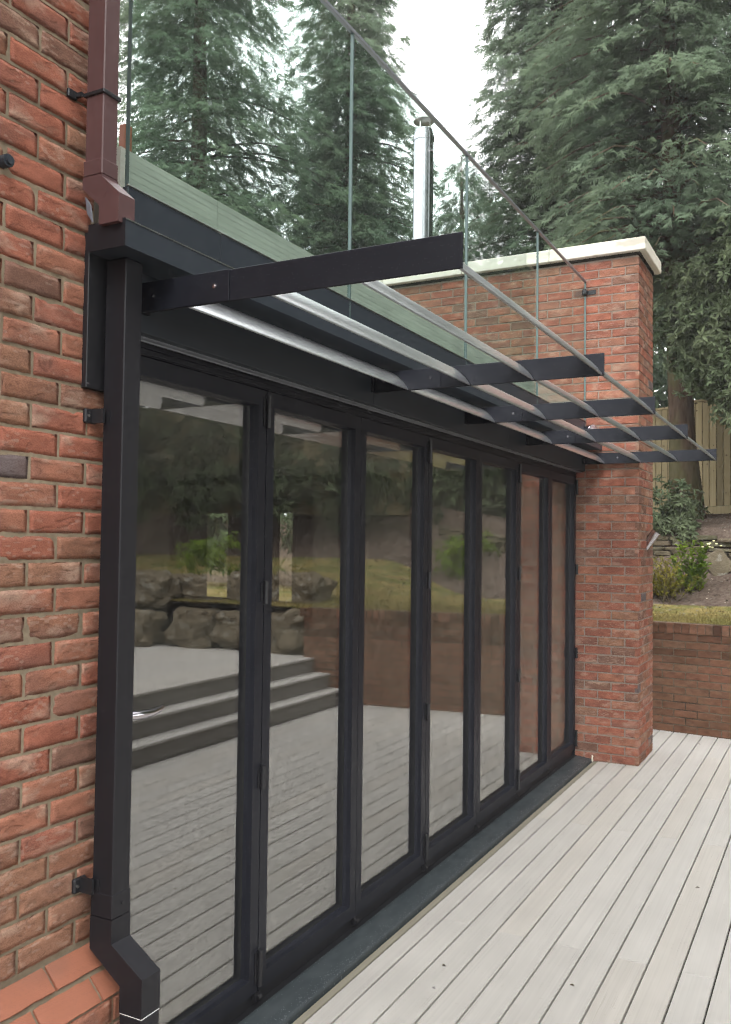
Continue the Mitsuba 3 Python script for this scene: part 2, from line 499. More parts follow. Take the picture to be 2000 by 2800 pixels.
# house wall at the left: face at X = XW
XW = -1.93
rowk = [0, 1, 5, 14, 23, 28, 33, 60]
rowz = [0.650, 0.7223, 1.0113, 1.678, 2.326, 2.7004, 3.076, 3.076 + 27 * 0.0748]
zrow = lambda k: float(np.interp(k, rowk, rowz))
items = []
PER = 0.2035
for k in range(0, 48):
    z0, z1 = zrow(k), zrow(k + 1)
    off = 1.711 if k % 2 == 0 else 1.8105
    for j in range(-6, 3):
        a, b = off + j * PER, off + (j + 1) * PER
        b = min(b, 2.085 if z1 < 2.69 else 1.925)
        if b - a < 0.03:
            continue
        g = 0.0098
        L, H = b - a - g, z1 - z0 - 0.0105
        c = ((a + b) / 2, (z0 + z1) / 2)
        M = frameM((XW + rngb.uniform(-0.0015, 0.0015), c[0], c[1]), (0, 1, 0), (1, 0, 0))
        M[:3, :3] = M[:3, :3] @ trimesh.transformations.rotation_matrix(rngb.normal(0, 0.006), (0, 1, 0))[:3, :3]
        pr = abs(c[1] - 1.8) * 0.3
        items.append((seen((XW, c[0], c[1])) + (c[0] > 1.4) * 1.0 - pr * 0.2, 'fine', L, round(H, 3), 0.12, M))
# lower wall below the sloping plinth
for k in range(0, 7):
    z1 = 0.512 - k * 0.074
    off = 1.76 if k % 2 == 0 else 1.66
    for j in range(-6, 3):
        a, b = off + j * PER, min(off + (j + 1) * PER, 2.085)
        if b - a < 0.03:
            continue
        M = frameM((-1.825, (a + b) / 2, z1 - 0.037), (0, 1, 0), (1, 0, 0))
        items.append((seen((XW, (a + b) / 2, z1)) * (0.9 if b > 1.6 and k < 3 else 0.1), 'fine', b - a - 0.0098, 0.0635, 0.12, M))
lay('house_wall', items)
add('house_wall__mortar', cat(bx(-2.20, XW - 0.0036, -4.0, 2.087, 0.56, 2.70), bx(-2.20, XW - 0.0036, -4.0, 1.926, 2.70, 7.0), bx(-2.20, -1.832, -4.0, 2.087, -0.15, 0.50)), 'm_mortar')
# plinth: two sloping courses of smooth bricks
for c, (xa, za, xb, zb, off) in enumerate([(XW - 0.004, 0.638, -1.880, 0.584, 1.805), (-1.877, 0.574, -1.824, 0.518, 1.715)]):
    for j in range(-6, 3):
        a, b = off + j * PER * 1.02, min(off + (j + 1) * PER * 1.02, 2.085)
        if b - a < 0.03:
            continue
        n = np.array([zb - za, 0, -(xb - xa)])
        n = -n / np.linalg.norm(n) * 1.0
        n = np.abs(n)
        L = math.hypot(xb - xa, zb - za)
        d = np.array([xb - xa, 0, zb - za]) / L
        m = brick_fine(b - a - 0.010, L - 0.004, 0.05, rngb, 10, 4)
        M = np.eye(4)
        M[:3, 0], M[:3, 1], M[:3, 2] = (0, -1, 0), n, -d
        M[:3, 3] = ((xa + xb) / 2, (a + b) / 2, (za + zb) / 2)
        m.apply_transform(M)
        add('house_wall__plinth_brick', m, 'm_plinth', smooth=40)
add('house_wall__plinth_bed', prism([(-2.2, 0.50), (-1.834, 0.502), (-1.836, 0.520), (-1.884, 0.569), (-1.892, 0.580), (XW - 0.010, 0.632), (-2.2, 0.65)], 'y', -4.0, 2.086), 'm_mortar')
tag('house_wall', 'near red brick house wall at the left with a sloping smooth brick plinth', 'wall')
tag('house_wall__plinth_brick', 'smooth bright orange sloping plinth brick')

# end wall with the coping: front face Y = YP, right side X = XP
YP, YP2, XP = 7.6486, 8.3057, -1.45
items = []
R_ = 0.0749
for k in range(57):
    z = (k + 0.5) * R_
    off = XP if k % 2 == 0 else XP - 0.1125
    if k % 2:   # header at the corner
        spans = [(XP - 0.1125, XP)]
    else:
        spans = []
    j = 0
    while off - j * 0.225 > -4.6:
        spans.append((off - (j + 1) * 0.225, off - j * 0.225))
        j += 1
    for a, b in spans:
        if z < 2.40 and a < -1.975 - 0.225:
            continue
        if z < 2.40:
            a = max(a, -1.995)
        if b - a < 0.03:
            continue
        M = frameM(((a + b) / 2, YP + rngb.uniform(-0.0015, 0.001), z), (1, 0, 0), (0, -1, 0))
        vis = 1.0 if (b > -3.9 and (z > 2.86 or a > -2.01)) else 0.0
        items.append((vis * 10 + seen(((a + b) / 2, YP, z)), 'plain', b - a - 0.010, 0.0645, 0.18, M))
    # right side: header, stretchers
    sp = [(YP, YP + 0.1025), (YP + 0.1125, YP + 0.328), (YP + 0.338, YP + 0.5), (YP + 0.51, YP2)] if k % 2 == 0 else [(YP, YP + 0.215), (YP + 0.225, YP + 0.44), (YP + 0.45, YP2)]
    for a, b in sp:
        M = frameM((XP, (a + b) / 2, z), (0, 1, 0), (1, 0, 0))
        items.append((seen((XP, (a + b) / 2, z)), 'plain', b - a, 0.0645, 0.2, M))
lay('end_wall', items)
WX0, WX1, WZ0, WZ1 = -6.43, -4.60, 0.98, 2.276      # opening of the far window
add('end_wall__mortar', cat(bx(-4.70, XP - 0.005, YP + 0.005, YP2 - 0.005, WZ1, 4.29),
                            bx(WX1, XP - 0.005, YP + 0.005, YP2 - 0.005, -0.15, WZ1),
                            bx(-9.0, WX0, YP + 0.005, YP2 - 0.005, -0.15, 2.9),
                            bx(WX0, WX1, YP + 0.005, YP2 - 0.005, -0.15, WZ0),
                            bx(WX0, -4.70, YP + 0.005, YP2 - 0.005, WZ1, 2.9)), 'm_mortar_grey')
add('end_wall__damp_course_and_shade', bx(-4.72, XP + 0.010, YP - 0.010, YP2 + 0.01, 4.281, 4.303), 'm_dark')  # damp course; the shade under the coping is put into its dark colour
xs = [XP + 0.066, -2.21, -3.03, -3.85, -4.75]
for a, b in zip(xs[1:], xs[:-1]):
    add('end_wall__coping_stone', bx(a + 0.003, b - 0.003, YP - 0.06, YP2 + 0.06, 4.303, 4.412, 0.006), 'm_coping')
tag('end_wall', 'tall red brick end wall and pier with pale stone coping on top', 'wall')

# retaining wall, slightly skew
RX0, RX1 = -3.2, 1.43
ry = lambda x: 9.285 - 0.1426 * (x + 1.62)
ra = math.atan(-0.1426)
rdir, rout = np.array([math.cos(ra), math.sin(ra), 0]), np.array([math.sin(ra), -math.cos(ra), 0])
RL = (RX1 - RX0) / math.cos(ra)
items = []
for k in range(13):
    z = (k + 0.5) * 0.0745
    s = -0.1125 * (k % 2)
    while s < RL:
        a, b = max(s, 0), min(s + 0.225, RL)
        s += 0.225
        if b - a < 0.03:
            continue
        x = RX0 + (a + b) / 2 * math.cos(ra)
        o = np.array([x, ry(x), z])
        M = frameM(o, -rdir, rout)
        items.append(((1 if x > -1.75 else 0) + seen(o), 'plain', b - a - 0.010, 0.0640, 0.80 if k < 10 else 0.9, M))
lay('retaining_wall', items)
s = 0.0
while s < RL:
    x = RX0 + (s + 0.0375) * math.cos(ra)
    if x > -1.8:
        M = frameM((x, ry(x) - 0.006, 1.018), -rdir, rout)
        add('retaining_wall__coping_brick', None, None, M, shape=brick_shape('plain', 0.067, 0.098, 0.88))
    s += 0.075
wm = prism([(0.004, -0.2), (RL - 0.004, -0.2), (RL - 0.004, 1.062), (0.004, 1.062)], 'y', 0.005, 0.22)
M = np.eye(4)
M[:3, 0], M[:3, 1] = rdir, -rout
M[:3, 3] = (RX0, ry(RX0), 0)
wm.apply_transform(M)
add('retaining_wall__mortar', wm, 'm_mortar_dirty')
tag('retaining_wall', 'low stained brown brick retaining wall behind the deck, below the lawn', 'wall')

# ------------------------------------------------------------------ deck
rng = np.random.default_rng(11)
DP, G0 = 0.1374, -1.694


def board(holder, x0, x1, y0, y1, z=0.0, th=0.024, bs='m_deck', axis='y'):
    m = bx(x0, x1, y0, y1, z - th, z, 0.0028)
    add(holder, m, bs, uv=uvc(m, rng.uniform(), rng.uniform()))


def seglist(i):
    base = [-4.5, -1.65, 1.21, 4.07, 6.93] if i % 2 else [-3.0, -0.1, 2.95, 5.88, 8.30]
    return [-5.0] + base + [9.9]


ends = lambda x: ry(x) + 0.03
edges = [-1.79] + [G0 + i * DP for i in range(0, 20)]
for i in range(len(edges) - 1):
    x0, x1 = edges[i] + 0.0041, edges[i + 1] - 0.0041
    if x0 > 0.90:
        break
    x1 = min(x1, 0.925)
    ys = seglist(i)
    ye = ends((x0 + x1) / 2)
    for a, b in zip(ys[:-1], ys[1:]):
        b = min(b, ye)
        if b - a < 0.05:
            continue
        board('deck__board', x0, x1, a + 0.0013, b - 0.0013)
for i in range(18):      # behind the pier, seen past its corner
    x1 = -1.80 - i * DP
    board('deck__board', x1 - DP + 0.005, x1, 8.35, ends(x1))
tag('deck', 'pale grey grooved composite decking boards laid along the doors', kind='structure')
add('ground', bx(-60, 60, -60, 60, -0.30, -0.13), 'm_dirt')
tag('ground', 'dark earth under and around the deck', kind='structure')
add('deck_edge_trim', bx(-1.827, -1.793, 1.2, YP - 0.004, -0.05, -0.003, 0.002), 'm_trim')
tag('deck_edge_trim', 'narrow pale trim strip between dark door sill and deck', 'trim')

# steps and upper deck at the right (seen in the door glass)
SX = [0.93, 1.11, 1.31]
SZ = [0.17, 0.335, 0.50]
for i in range(3):
    z0 = 0 if i == 0 else SZ[i - 1]
    xr = SX[i]
    ye = 8.98
    for a, b in ((-4, -1.0), (-1.0, 2.0), (2.0, 5.0), (5.0, ye)):
        m = bx(xr, xr + 0.018, a + 0.001, b - 0.001, z0 - 0.02, SZ[i] - 0.026)
        add('garden_steps__riser', m, 'm_step')
        if i < 2:
            board('garden_steps__tread', xr - 0.02, SX[i + 1] - 0.001, a + 0.001, b - 0.001, SZ[i], 0.025)
tag('garden_steps', 'wide deck steps with pale nosings up to the upper deck', 'steps')
x = SX[2] - 0.02
i = 0
while x < 6.5:
    ys = seglist(i)
    for a, b in zip(ys[:-1], ys[1:]):
        b = min(b, 9.05)
        if b - a > 0.05:
            board('upper_deck__board', x, x + 0.140, a + 0.001, b - 0.001, SZ[2])
    x += 0.147
    i += 1
tag('upper_deck', 'upper grey board deck above the steps', kind='structure')

# ------------------------------------------------------------------ bifold doors
XD = -1.975
J0, DJ = 2.1166, 0.7903
ZB, ZT = 0.086, 2.405
ST, RB, RT = 0.053, 0.060, 0.062
rngd = np.random.default_rng(3)


def ring(y0, y1, z0, z1, iy, ib, it, xa, xb):
    pg = Polygon([(y0, z0), (y1, z0), (y1, z1), (y0, z1)], [[(y0 + iy, z0 + ib), (y0 + iy, z1 - it), (y1 - iy, z1 - it), (y1 - iy, z0 + ib)]])
    return prism(pg, 'x', xa, xb)


def bevel_ring(y0, y1, z0, z1, w, xo, xi):
    """four sloping strips from the opening's edge at xo in to a smaller opening at xi"""
    o = np.array([[y0, z0], [y1, z0], [y1, z1], [y0, z1]])
    i = np.array([[y0 + w, z0 + w], [y1 - w, z0 + w], [y1 - w, z1 - w], [y0 + w, z1 - w]])
    v = [[xo, *p] for p in o] + [[xi, *p] for p in i]
    f = []
    for k in range(4):
        k2 = (k + 1) % 4
        f += [[k, k2, 4 + k2], [k, 4 + k2, 4 + k]]
    return trimesh.Trimesh(np.array(v), np.array(f), process=False)


def wavy_pane(y0, y1, z0, z1, x, amp, rng):
    ny, nz = 64, 26
    Y, Z = np.meshgrid(np.linspace(y0, y1, ny), np.linspace(z0, z1, nz), indexing='ij')
    ph = rng.uniform(0, 50, 2)
    w = meshkit.noise(np.stack([Y * 9.0 + ph[0], Z * 0.9, Y * 0 + ph[1]], -1)) - 0.5
    w2 = meshkit.noise(np.stack([Y * 3.0 + ph[1], Z * 1.6, Y * 0 + ph[0]], -1)) - 0.5
    edge = np.exp(-(y1 - Y) / 0.05) + 0.5 * np.exp(-(Y - y0) / 0.04)      # pull-in at the spacer bar
    X = x + amp * (0.55 * w + 1.3 * w2) - amp * 0.25 * edge
    v = np.stack([X, Y, Z], -1).reshape(-1, 3)
    f = []
    for i in range(ny - 1):
        a = i * nz + np.arange(nz - 1)
        f.append(np.stack([a, a + nz, a + nz + 1], 1))
        f.append(np.stack([a, a + nz + 1, a + 1], 1))
    return trimesh.Trimesh(v, np.vstack(f), process=False)


B = 'bifold_doors'
for i in range(7):
    y0, y1 = J0 + i * DJ + 0.0025, J0 + (i + 1) * DJ - 0.0025
    if i == 6:
        y1 = 7.634
    lf = num(B + '__door_leaf')
    fr = ring(y0, y1, ZB, ZT, ST, RB, RT, XD - 0.066, XD)
    bev = cat(bevel_ring(y0 + ST, y1 - ST, ZB + RB, ZT - RT, 0.005, XD - 0.022, XD - 0.037),)
    scene[lf] = mikit.ply(cat(fr, bev), 'm_frame')
    gy0, gy1, gz0, gz1 = y0 + ST - 0.01, y1 - ST + 0.01, ZB + RB - 0.01, ZT - RT + 0.01
    add(lf + '__glass_pane', wavy_pane(gy0, gy1, gz0, gz1, XD - 0.037, 5.0e-5, rngd), 'm_glass_door', smooth=True)
    sp = ring(y0 + ST - 0.004, y1 - ST + 0.004, ZB + RB - 0.004, ZT - RT + 0.004, 0.012, 0.012, 0.012, XD - 0.0500, XD - 0.0385)
    add(lf + '__spacer_bar', sp, 'm_spacer')
    add(lf + '__inner_frame', ring(y0, y1, ZB, ZT, ST + 0.006, RB + 0.006, RT + 0.006, XD - 0.085, XD - 0.0665), 'm_frame')
    if i % 2 == 0:       # hinges on every other joint
        yj = y1 + 0.0025 if i < 6 else y1
        for hz0, hz1 in ((0.112, 0.245), (0.860, 0.945), (1.573, 1.658), (2.258, 2.385)):
            parts = [cyl((XD + 0.011, yj, hz0), (XD + 0.011, yj, hz1), 0.0105, 14)]
            for q in np.linspace(hz0, hz1, 5):
                parts.append(cyl((XD + 0.011, yj, q - 0.0015), (XD + 0.011, yj, q + 0.0015), 0.0118, 14))
            parts.append(bx(XD, XD + 0.004, yj - 0.024, yj + 0.020, hz0 + 0.006, hz1 - 0.006))
            add(lf + '__hinge', cat(parts), 'm_black', smooth=40)
    else:
        add(lf + '__seal', bx(XD - 0.02, XD - 0.001, y1, y1 + 0.005, ZB, ZT), 'm_gasket')
    if i == 0:
        hz = 1.268
        pts = [(XD + 0.002, 2.118, hz + .002), (XD + 0.035, 2.120, hz + .002), (XD + 0.052, 2.128, hz), (XD + 0.055, 2.165, hz - .002), (XD + 0.054, 2.21, hz - .002), (XD + 0.050, 2.25, hz + .001), (XD + 0.044, 2.272, hz + .004)]
        hm = tube(pts, [0.010, 0.010, 0.0105, 0.0110, 0.0100, 0.0085, 0.006], 16)
        hm.vertices[:, 2] = hz + (hm.vertices[:, 2] - hz) * 1.25
        rose = cyl((XD, 2.116, hz), (XD + 0.008, 2.116, hz), 0.024, 20)
        add(lf + '__lever_handle', cat(hm, rose), 'm_chrome', smooth=40)
add(B + '__frame', cat(bx(XD - 0.085, XD - 0.002, 2.06, 7.646, ZT + 0.004, 2.452),
                       bx(XD - 0.085, XD - 0.002, 2.087, J0, 0.03, ZT + 0.003),
                       bx(XD - 0.085, XD - 0.002, 7.637, 7.646, 0.03, ZT + 0.003)), 'm_frame')
add(B + '__frame_bead', cat(bx(XD - 0.004, XD + 0.006, 2.09, 7.64, 2.432, 2.444), bx(XD - 0.004, XD + 0.004, 2.09, 7.64, 2.413, 2.419)), 'm_frame')
add(B + '__threshold', cat(bx(XD - 0.09, XD - 0.018, 2.06, 7.646, 0.02, ZB - 0.006), bx(XD - 0.09, XD + 0.012, 2.06, 7.646, 0.005, 0.033)), 'm_black')
for i in range(1, 7):    # small floor rollers under the joints
    y = J0 + i * DJ
    add(B + '__roller', cat(cyl((XD + 0.006, y - 0.012, 0.066), (XD + 0.006, y + 0.012, 0.066), 0.011, 12), bx(XD - 0.01, XD + 0.004, y - 0.016, y + 0.016, 0.054, 0.084)), 'm_black', smooth=40)
add(B + '__sill', prism([(-1.962, 0.005), (-1.962, 0.034), (-1.950, 0.034), (-1.846, 0.020), (-1.838, 0.017), (-1.834, 0.010), (-1.832, -0.03), (-1.962, -0.03)], 'y', 1.6, YP - 0.006), 'm_sill')
tag(B, 'row of seven tall dark grey framed folding glass doors reflecting the garden', 'door')
tag(B + '__sill', 'dark green-grey sloping metal sill along the foot of the doors')
add('sill_end_strip', bx(-1.832, -1.822, YP - 0.022, YP - 0.003, 0.0, 0.05, 0.002), 'm_coping')
tag('sill_end_strip', 'tiny pale strip standing at the far sill end against the pier', 'trim')

# ------------------------------------------------------------------ fascia, gutter, soffit
XF = -1.895
Fs = 'roof_fascia'
for a, b in ((2.02, 2.4845), (2.4885, 4.9), (4.904, YP - 0.004)):
    add(Fs + '__upper_panel', bx(XF - 0.018, XF, a, b, 2.66, 2.886, 0.0015), 'm_fascia')
    add(Fs + '__top_lip', bx(XF - 0.003, XF + 0.0045, a, b, 2.8865, 2.8915, 0.001), 'm_brushed')
for a, b in ((2.0, 3.675), (3.678, 5.6), (5.603, YP - 0.004)):
    add(Fs + '__lower_panel', bx(XF - 0.02, XF - 0.004, a, b, 2.4555, 2.655, 0.0015), 'm_fascia')
add(Fs + '__soffit', bx(XD - 0.08, XF - 0.022, 2.0, YP - 0.004, 2.4545, 2.470), 'm_fascia')
add(Fs + '__drip_trim', cat(bx(-1.955, -1.943, 2.02, YP - 0.006, 2.444, 2.4535, 0.001), bx(-1.933, -1.928, 2.02, YP - 0.006, 2.449, 2.4538)), 'm_rail')
add(Fs + '__joint_cover', bx(XF, XF + 0.001, 2.489, 2.52, 2.66, 2.88), 'm_fascia')
tag(Fs, 'long dark blue-grey metal fascia above the doors', 'fascia')
g0, g1 = 1.863, YP - 0.006
add('gutter__channel', cat(bx(-1.891, -1.753, g0 + 0.003, g1, 2.635, 2.639), bx(-1.757, -1.753, g0 + 0.003, g1, 2.639, 2.709), bx(-1.891, -1.888, g0 + 0.003, g1, 2.639, 2.712)), 'm_fascia')
add('gutter__rim', bx(-1.7575, -1.7505, g0 + 0.003, g1, 2.7095, 2.7125), 'm_brushed')
add('gutter__end_cap', bx(-1.891, -1.752, g0, g0 + 0.003, 2.634, 2.713), 'm_downpipe')
tag('gutter', 'square dark grey box gutter running under the fascia to the downpipe', 'gutter')
add('cladding_plate', bx(XW - 0.002, -1.912, 1.889, 2.10, 2.25, 2.705, 0.002), 'm_black')
k = add('cladding_plate__screw', cyl((-1.912, 1.897, 2.262), (-1.9085, 1.897, 2.262), 0.004, 10), 'm_chrome')
tag('cladding_plate', 'flat dark metal plate fixed on the brick wall behind the downpipe top', 'plate')
fl = trimesh.Trimesh(np.array([[-1.895, 1.852, 2.79], [-1.893, 1.858, 2.745], [-1.868, 1.854, 2.715], [-1.874, 1.850, 2.765], [-1.8935, 1.856, 2.79], [-1.8915, 1.862, 2.745], [-1.8665, 1.858, 2.715], [-1.8725, 1.854, 2.765]]),
                     np.array([[0, 1, 2], [0, 2, 3], [4, 6, 5], [4, 7, 6], [0, 4, 5], [0, 5, 1], [1, 5, 6], [1, 6, 2], [2, 6, 7], [2, 7, 3], [3, 7, 4], [3, 4, 0]]), process=False)
add('flashing_flap', fl, 'm_flap')
tag('flashing_flap', 'small pale grey flap hanging beneath the brown pipe elbow', 'flashing')

# black square downpipe with its offset
dx0, dx1, dy0, dy1 = -1.897, -1.820, 1.943, 2.015
add('black_downpipe__pipe', bx(dx0, dx1, dy0, dy1, 0.735, 2.6335, 0.003), 'm_downpipe')
e = 0.0022
add('black_downpipe__socket', bx(dx0 - e, dx1 + e, dy0 - e, dy1 + e, 0.7345, 0.802, 0.002), 'm_downpipe')
off1 = [(dx0 - e, 0.7335), (dx0 - e, 0.640), (-1.783, 0.560), (-1.783, 0.488), (-1.702, 0.488), (-1.702, 0.594), (dx1 + e, 0.667), (dx1 + e, 0.7335)]
add('black_downpipe__offset_bend', prism(off1, 'y', dy0 - e, dy1 + e), 'm_downpipe')
mid = [(-1.768, 0.6325), (-1.758, 0.6262), (-1.758, 0.6290), (-1.768, 0.6355)]
add('black_downpipe__bend_seam', prism(mid, 'y', dy0 - e - 0.0005, dy1 + e + 0.0005), 'm_black')
add('black_downpipe__light_ring', bx(-1.7815, -1.7025, dy0 - 0.001, dy1 + 0.001, 0.4850, 0.4875), 'm_white')
add('black_downpipe__lower_pipe', bx(-1.783, -1.702, dy0 - e, dy1 + e, -0.05, 0.4845, 0.003), 'm_downpipe')
for x, y, z in ((dx1 + e, 1.982, 0.771), (-1.702, 1.985, 0.458)):
    add('black_downpipe__screw', cyl((x, y, z), (x + 0.004, y, z), 0.0042, 10), 'm_black')
for z in (2.171, 0.821):
    k = add('black_downpipe__wall_clip', cat(bx(XW - 0.004, XW + 0.010, 1.898, dy0 + 0.004, z - 0.021, z + 0.021, 0.004), bx(XW + 0.01, dx0 + 0.02, 1.922, 1.931, z - 0.021, z + 0.021),
                                             bx(dx0 + 0.001, dx0 + 0.03, dy0 - 0.0015, dy0 + 0.01, z - 0.018, z + 0.018)), 'm_black')
    add(k + '__screw', cyl((XW + 0.010, 1.909, z), (XW + 0.0135, 1.909, z), 0.0042, 10), 'm_brushed')
tag('black_downpipe', 'black square downpipe with an offset bend standing beside the doors', 'downpipe')

# brown downpipe above
bx0, bx1, by0, by1 = -1.897, -1.830, 1.849, 1.908
add('brown_downpipe__pipe', bx(bx0, bx1, by0, by1, 2.86, 4.6, 0.003), 'm_brownpipe')
e = 0.003
add('brown_downpipe__socket', bx(bx0 - e, bx1 + e, by0 - e, by1 + e, 2.846, 2.893, 0.003), 'm_brownpipe')
el = [(bx0 - e, 2.845), (bx0 - e, 2.812), (-1.835, 2.755), (-1.835, 2.700), (-1.762, 2.700), (-1.762, 2.781), (bx1 + e, 2.838), (bx1 + e, 2.845)]
add('brown_downpipe__elbow', prism(el, 'y', by0 - e, by1 + e), 'm_brownpipe')
add('brown_downpipe__elbow_seam', prism([(-1.806, 2.8195), (-1.802, 2.816), (-1.815, 2.773), (-1.819, 2.776)], 'y', by0 - e - 0.001, by1 + e + 0.001), 'm_brownpipe')
zc = 3.085
add('brown_downpipe__collar_clip', cat(bx(bx0 - 0.006, bx1 + 0.006, by0 - 0.006, by1 + 0.006, zc - 0.006, zc + 0.006, 0.002), bx(XW - 0.002, -1.90, 1.832, 1.842, zc - 0.006, zc + 0.006), bx(XW - 0.002, XW + 0.008, 1.806, 1.842, zc - 0.013, zc + 0.013, 0.003)), 'm_black')
tag('brown_downpipe', 'brown square downpipe coming down the brick wall into the gutter', 'downpipe')
cl = cat(cyl((XW - 0.01, 1.596, 2.800), (XW + 0.022, 1.596, 2.800), 0.017, 20), cyl((XW + 0.022, 1.596, 2.800), (XW + 0.030, 1.596, 2.800), 0.011, 20))
add('pipe_bracket_end', cl, 'm_fascia', smooth=40)  # dark round end of a pipe bracket fixed to the wall
tag('pipe_bracket_end', 'small dark round pipe bracket end on the brick wall at the left picture edge', 'pipe')

# ------------------------------------------------------------------ louvre canopy
YB = [2.099, 3.677, 4.853, 6.026, 7.598]
ZL, HB, XT = 2.512, 0.0935, -0.835
L = 'louvre_canopy'
for y in YB:
    k = num(L + '__bracket')
    scene[k] = mikit.ply(cat(bx(XF - 0.003, XT, y - 0.004, y + 0.004, ZL, ZL + HB, 0.0012), bx(XF - 0.003, -1.560, y - 0.0095, y - 0.0045, ZL + 0.0005, ZL + HB - 0.0005, 0.001),
                             bx(XF - 0.004, XF + 0.006, y - 0.03, y + 0.03, ZL, ZL + HB)), 'm_frame')
    for x in (-1.845, -1.612):
        add(k + '__bolt', cat(cyl((x, y - 0.0095, 2.5605), (x, y - 0.0125, 2.5605), 0.0075, 6), cyl((x, y - 0.0125, 2.5605), (x, y - 0.0150, 2.5605), 0.0045, 10)), 'm_chrome')
XL = [-1.719, -1.419, -1.129, -0.841]


def blade_profile(x):
    """elliptical louvre section in (x, z): low outer edge to high inner edge"""
    c = 0.128
    t = np.linspace(0, 2 * np.pi, 40, endpoint=False)
    a = c / 2 * np.cos(t)
    b = 0.0100 * np.sin(t) * (1 - 0.15 * np.cos(t)) + 0.0025 * (1 - np.cos(t) ** 2)
    ang = math.radians(-43)
    ux, uz = math.cos(ang), math.sin(ang)
    px = a * ux - b * uz
    pz = a * uz + b * ux
    px = px - px.max()
    pz = pz - pz.min()
    return [(x + p, ZL + 0.001 + q) for p, q in zip(px, pz)]


for x in XL:
    pr = blade_profile(x)
    for a, b in zip(YB[:-1], YB[1:]):
        add(L + '__blade', prism(pr, 'y', a + 0.0045, b - 0.0100), 'm_blade', smooth=30)
tag(L, 'dark flat bracket arms carrying four rows of tilted metal louvre blades above the doors', 'canopy')

# ------------------------------------------------------------------ glass balustrade, upstand, roof, flue
XG = -1.9005
G = 'glass_balustrade'
y0g, dg = 2.021, 1.4069
ZG0, ZGT = 2.80, 4.100
for i in range(4):
    a, b = y0g + i * dg, y0g + (i + 1) * dg
    b = min(b, YP - 0.010)
    k = num(G + '__glass_panel')
    m = trimesh.Trimesh(np.array([[XG, a + 0.005, ZG0], [XG, b - 0.005, ZG0], [XG, b - 0.005, ZGT], [XG, a + 0.005, ZGT]]), np.array([[0, 1, 2], [0, 2, 3]]), process=False)
    scene[k] = mikit.ply(m, 'm_glass_rail')
    add(k + '__edge', bx(XG - 0.0075, XG + 0.0075, a + 0.0025, a + 0.0042, ZG0, ZGT), 'm_glass_edge')
    add(k + '__edge', bx(XG - 0.0075, XG + 0.0075, b - 0.0042, b - 0.0025, ZG0, ZGT), 'm_glass_edge')
hr = bx(XG - 0.011, XG + 0.011, y0g, YP - 0.016, ZGT - 0.006, ZGT + 0.012, 0.003)
add(G + '__handrail', hr, 'm_rail')
add(G + '__wall_clamp', cat(bx(XG - 0.02, XG + 0.02, YP - 0.05, YP + 0.002, 3.98, 4.03, 0.008), bx(XG - 0.03, XG + 0.09, YP - 0.004, YP + 0.003, 3.985, 4.025, 0.003)), 'm_black')
tag(G, 'frameless greenish glass balustrade with thin metal rail on the roof edge', 'balustrade')
Y0U = 2.10
gro = []
nz = 12
zz = np.linspace(2.80, 3.062, nz + 1)
for s, (a, b) in enumerate(((Y0U, 2.600), (2.603, 5.2), (5.203, YP - 0.01))):
    poly = [(-2.025, 2.80)]
    for q in range(nz):
        poly += [(-2.000, zz[q]), (-2.000, zz[q + 1] - 0.003), (-2.0010, zz[q + 1] - 0.003), (-2.0010, zz[q + 1])]
    poly += [(-2.025, 3.062)]
    add('timber_upstand__board', prism(poly, 'y', a, b), 'm_upstand')
add('timber_upstand__end_post', bx(-2.062, -2.027, Y0U - 0.002, Y0U + 0.05, 2.80, 3.055), 'm_upstand')
tag('timber_upstand', 'grooved grey board upstand behind the glass on the roof edge', 'upstand')
add('corner_brick', bx(-2.06, -2.03, 2.150, 2.185, 3.06, 3.165, 0.004), 'm_plinth')
tag('corner_brick', 'orange brick end showing behind the brown downpipe', 'brick')
add('roof', cat(bx(-9.0, XF - 0.022, 2.02, YP + 0.004, 2.66, 2.86), bx(-9.0, -2.2, -4.0, 2.02, 2.66, 2.86)), 'm_roofing')
tag('roof', 'flat roof terrace over the glazed room', kind='structure')

fx, fy, frr = -3.902, 8.65, 0.107
F_ = 'chimney_flue'
zt = 6.155
add(F_ + '__pipe', tube([(fx, fy, -0.13), (fx, fy, 2.0), (fx, fy, 4.4), (fx, fy, zt)], frr, 48), 'm_steel', smooth=40)
add(F_ + '__collar_band', cyl((fx, fy, zt + 0.002), (fx, fy, zt + 0.056), frr + 0.005, 48), 'm_steel', smooth=40)
add(F_ + '__collar_band', cyl((fx, fy, zt + 0.0565), (fx, fy, zt + 0.085), frr - 0.002, 48), 'm_steel', smooth=40)
add(F_ + '__collar_band', cyl((fx, fy, zt + 0.0855), (fx, fy, zt + 0.125), frr - 0.012, 48), 'm_steel', smooth=40)
add(F_ + '__collar_band', cyl((fx, fy, 4.75), (fx, fy, 4.80), frr + 0.004, 48), 'm_steel', smooth=40)
prof = np.array([[0.0, zt + 0.205], [0.03, zt + 0.205], [0.112, zt + 0.216], [0.114, zt + 0.223], [0.05, zt + 0.285], [0.0, zt + 0.290]])
cw = trimesh.creation.revolve(prof, sections=40)
cw.apply_translation((fx, fy, 0))
legs = [cyl((fx + 0.07 * math.cos(t), fy + 0.07 * math.sin(t), zt + 0.11), (fx + 0.07 * math.cos(t), fy + 0.07 * math.sin(t), zt + 0.215), 0.010, 8) for t in (0.4, 2.5, 4.6)]
add(F_ + '__cowl', cat(cw, legs), 'm_brushed', smooth=30)
tag(F_, 'shiny round stainless steel flue with a small cowl rising behind the glass', 'chimney')

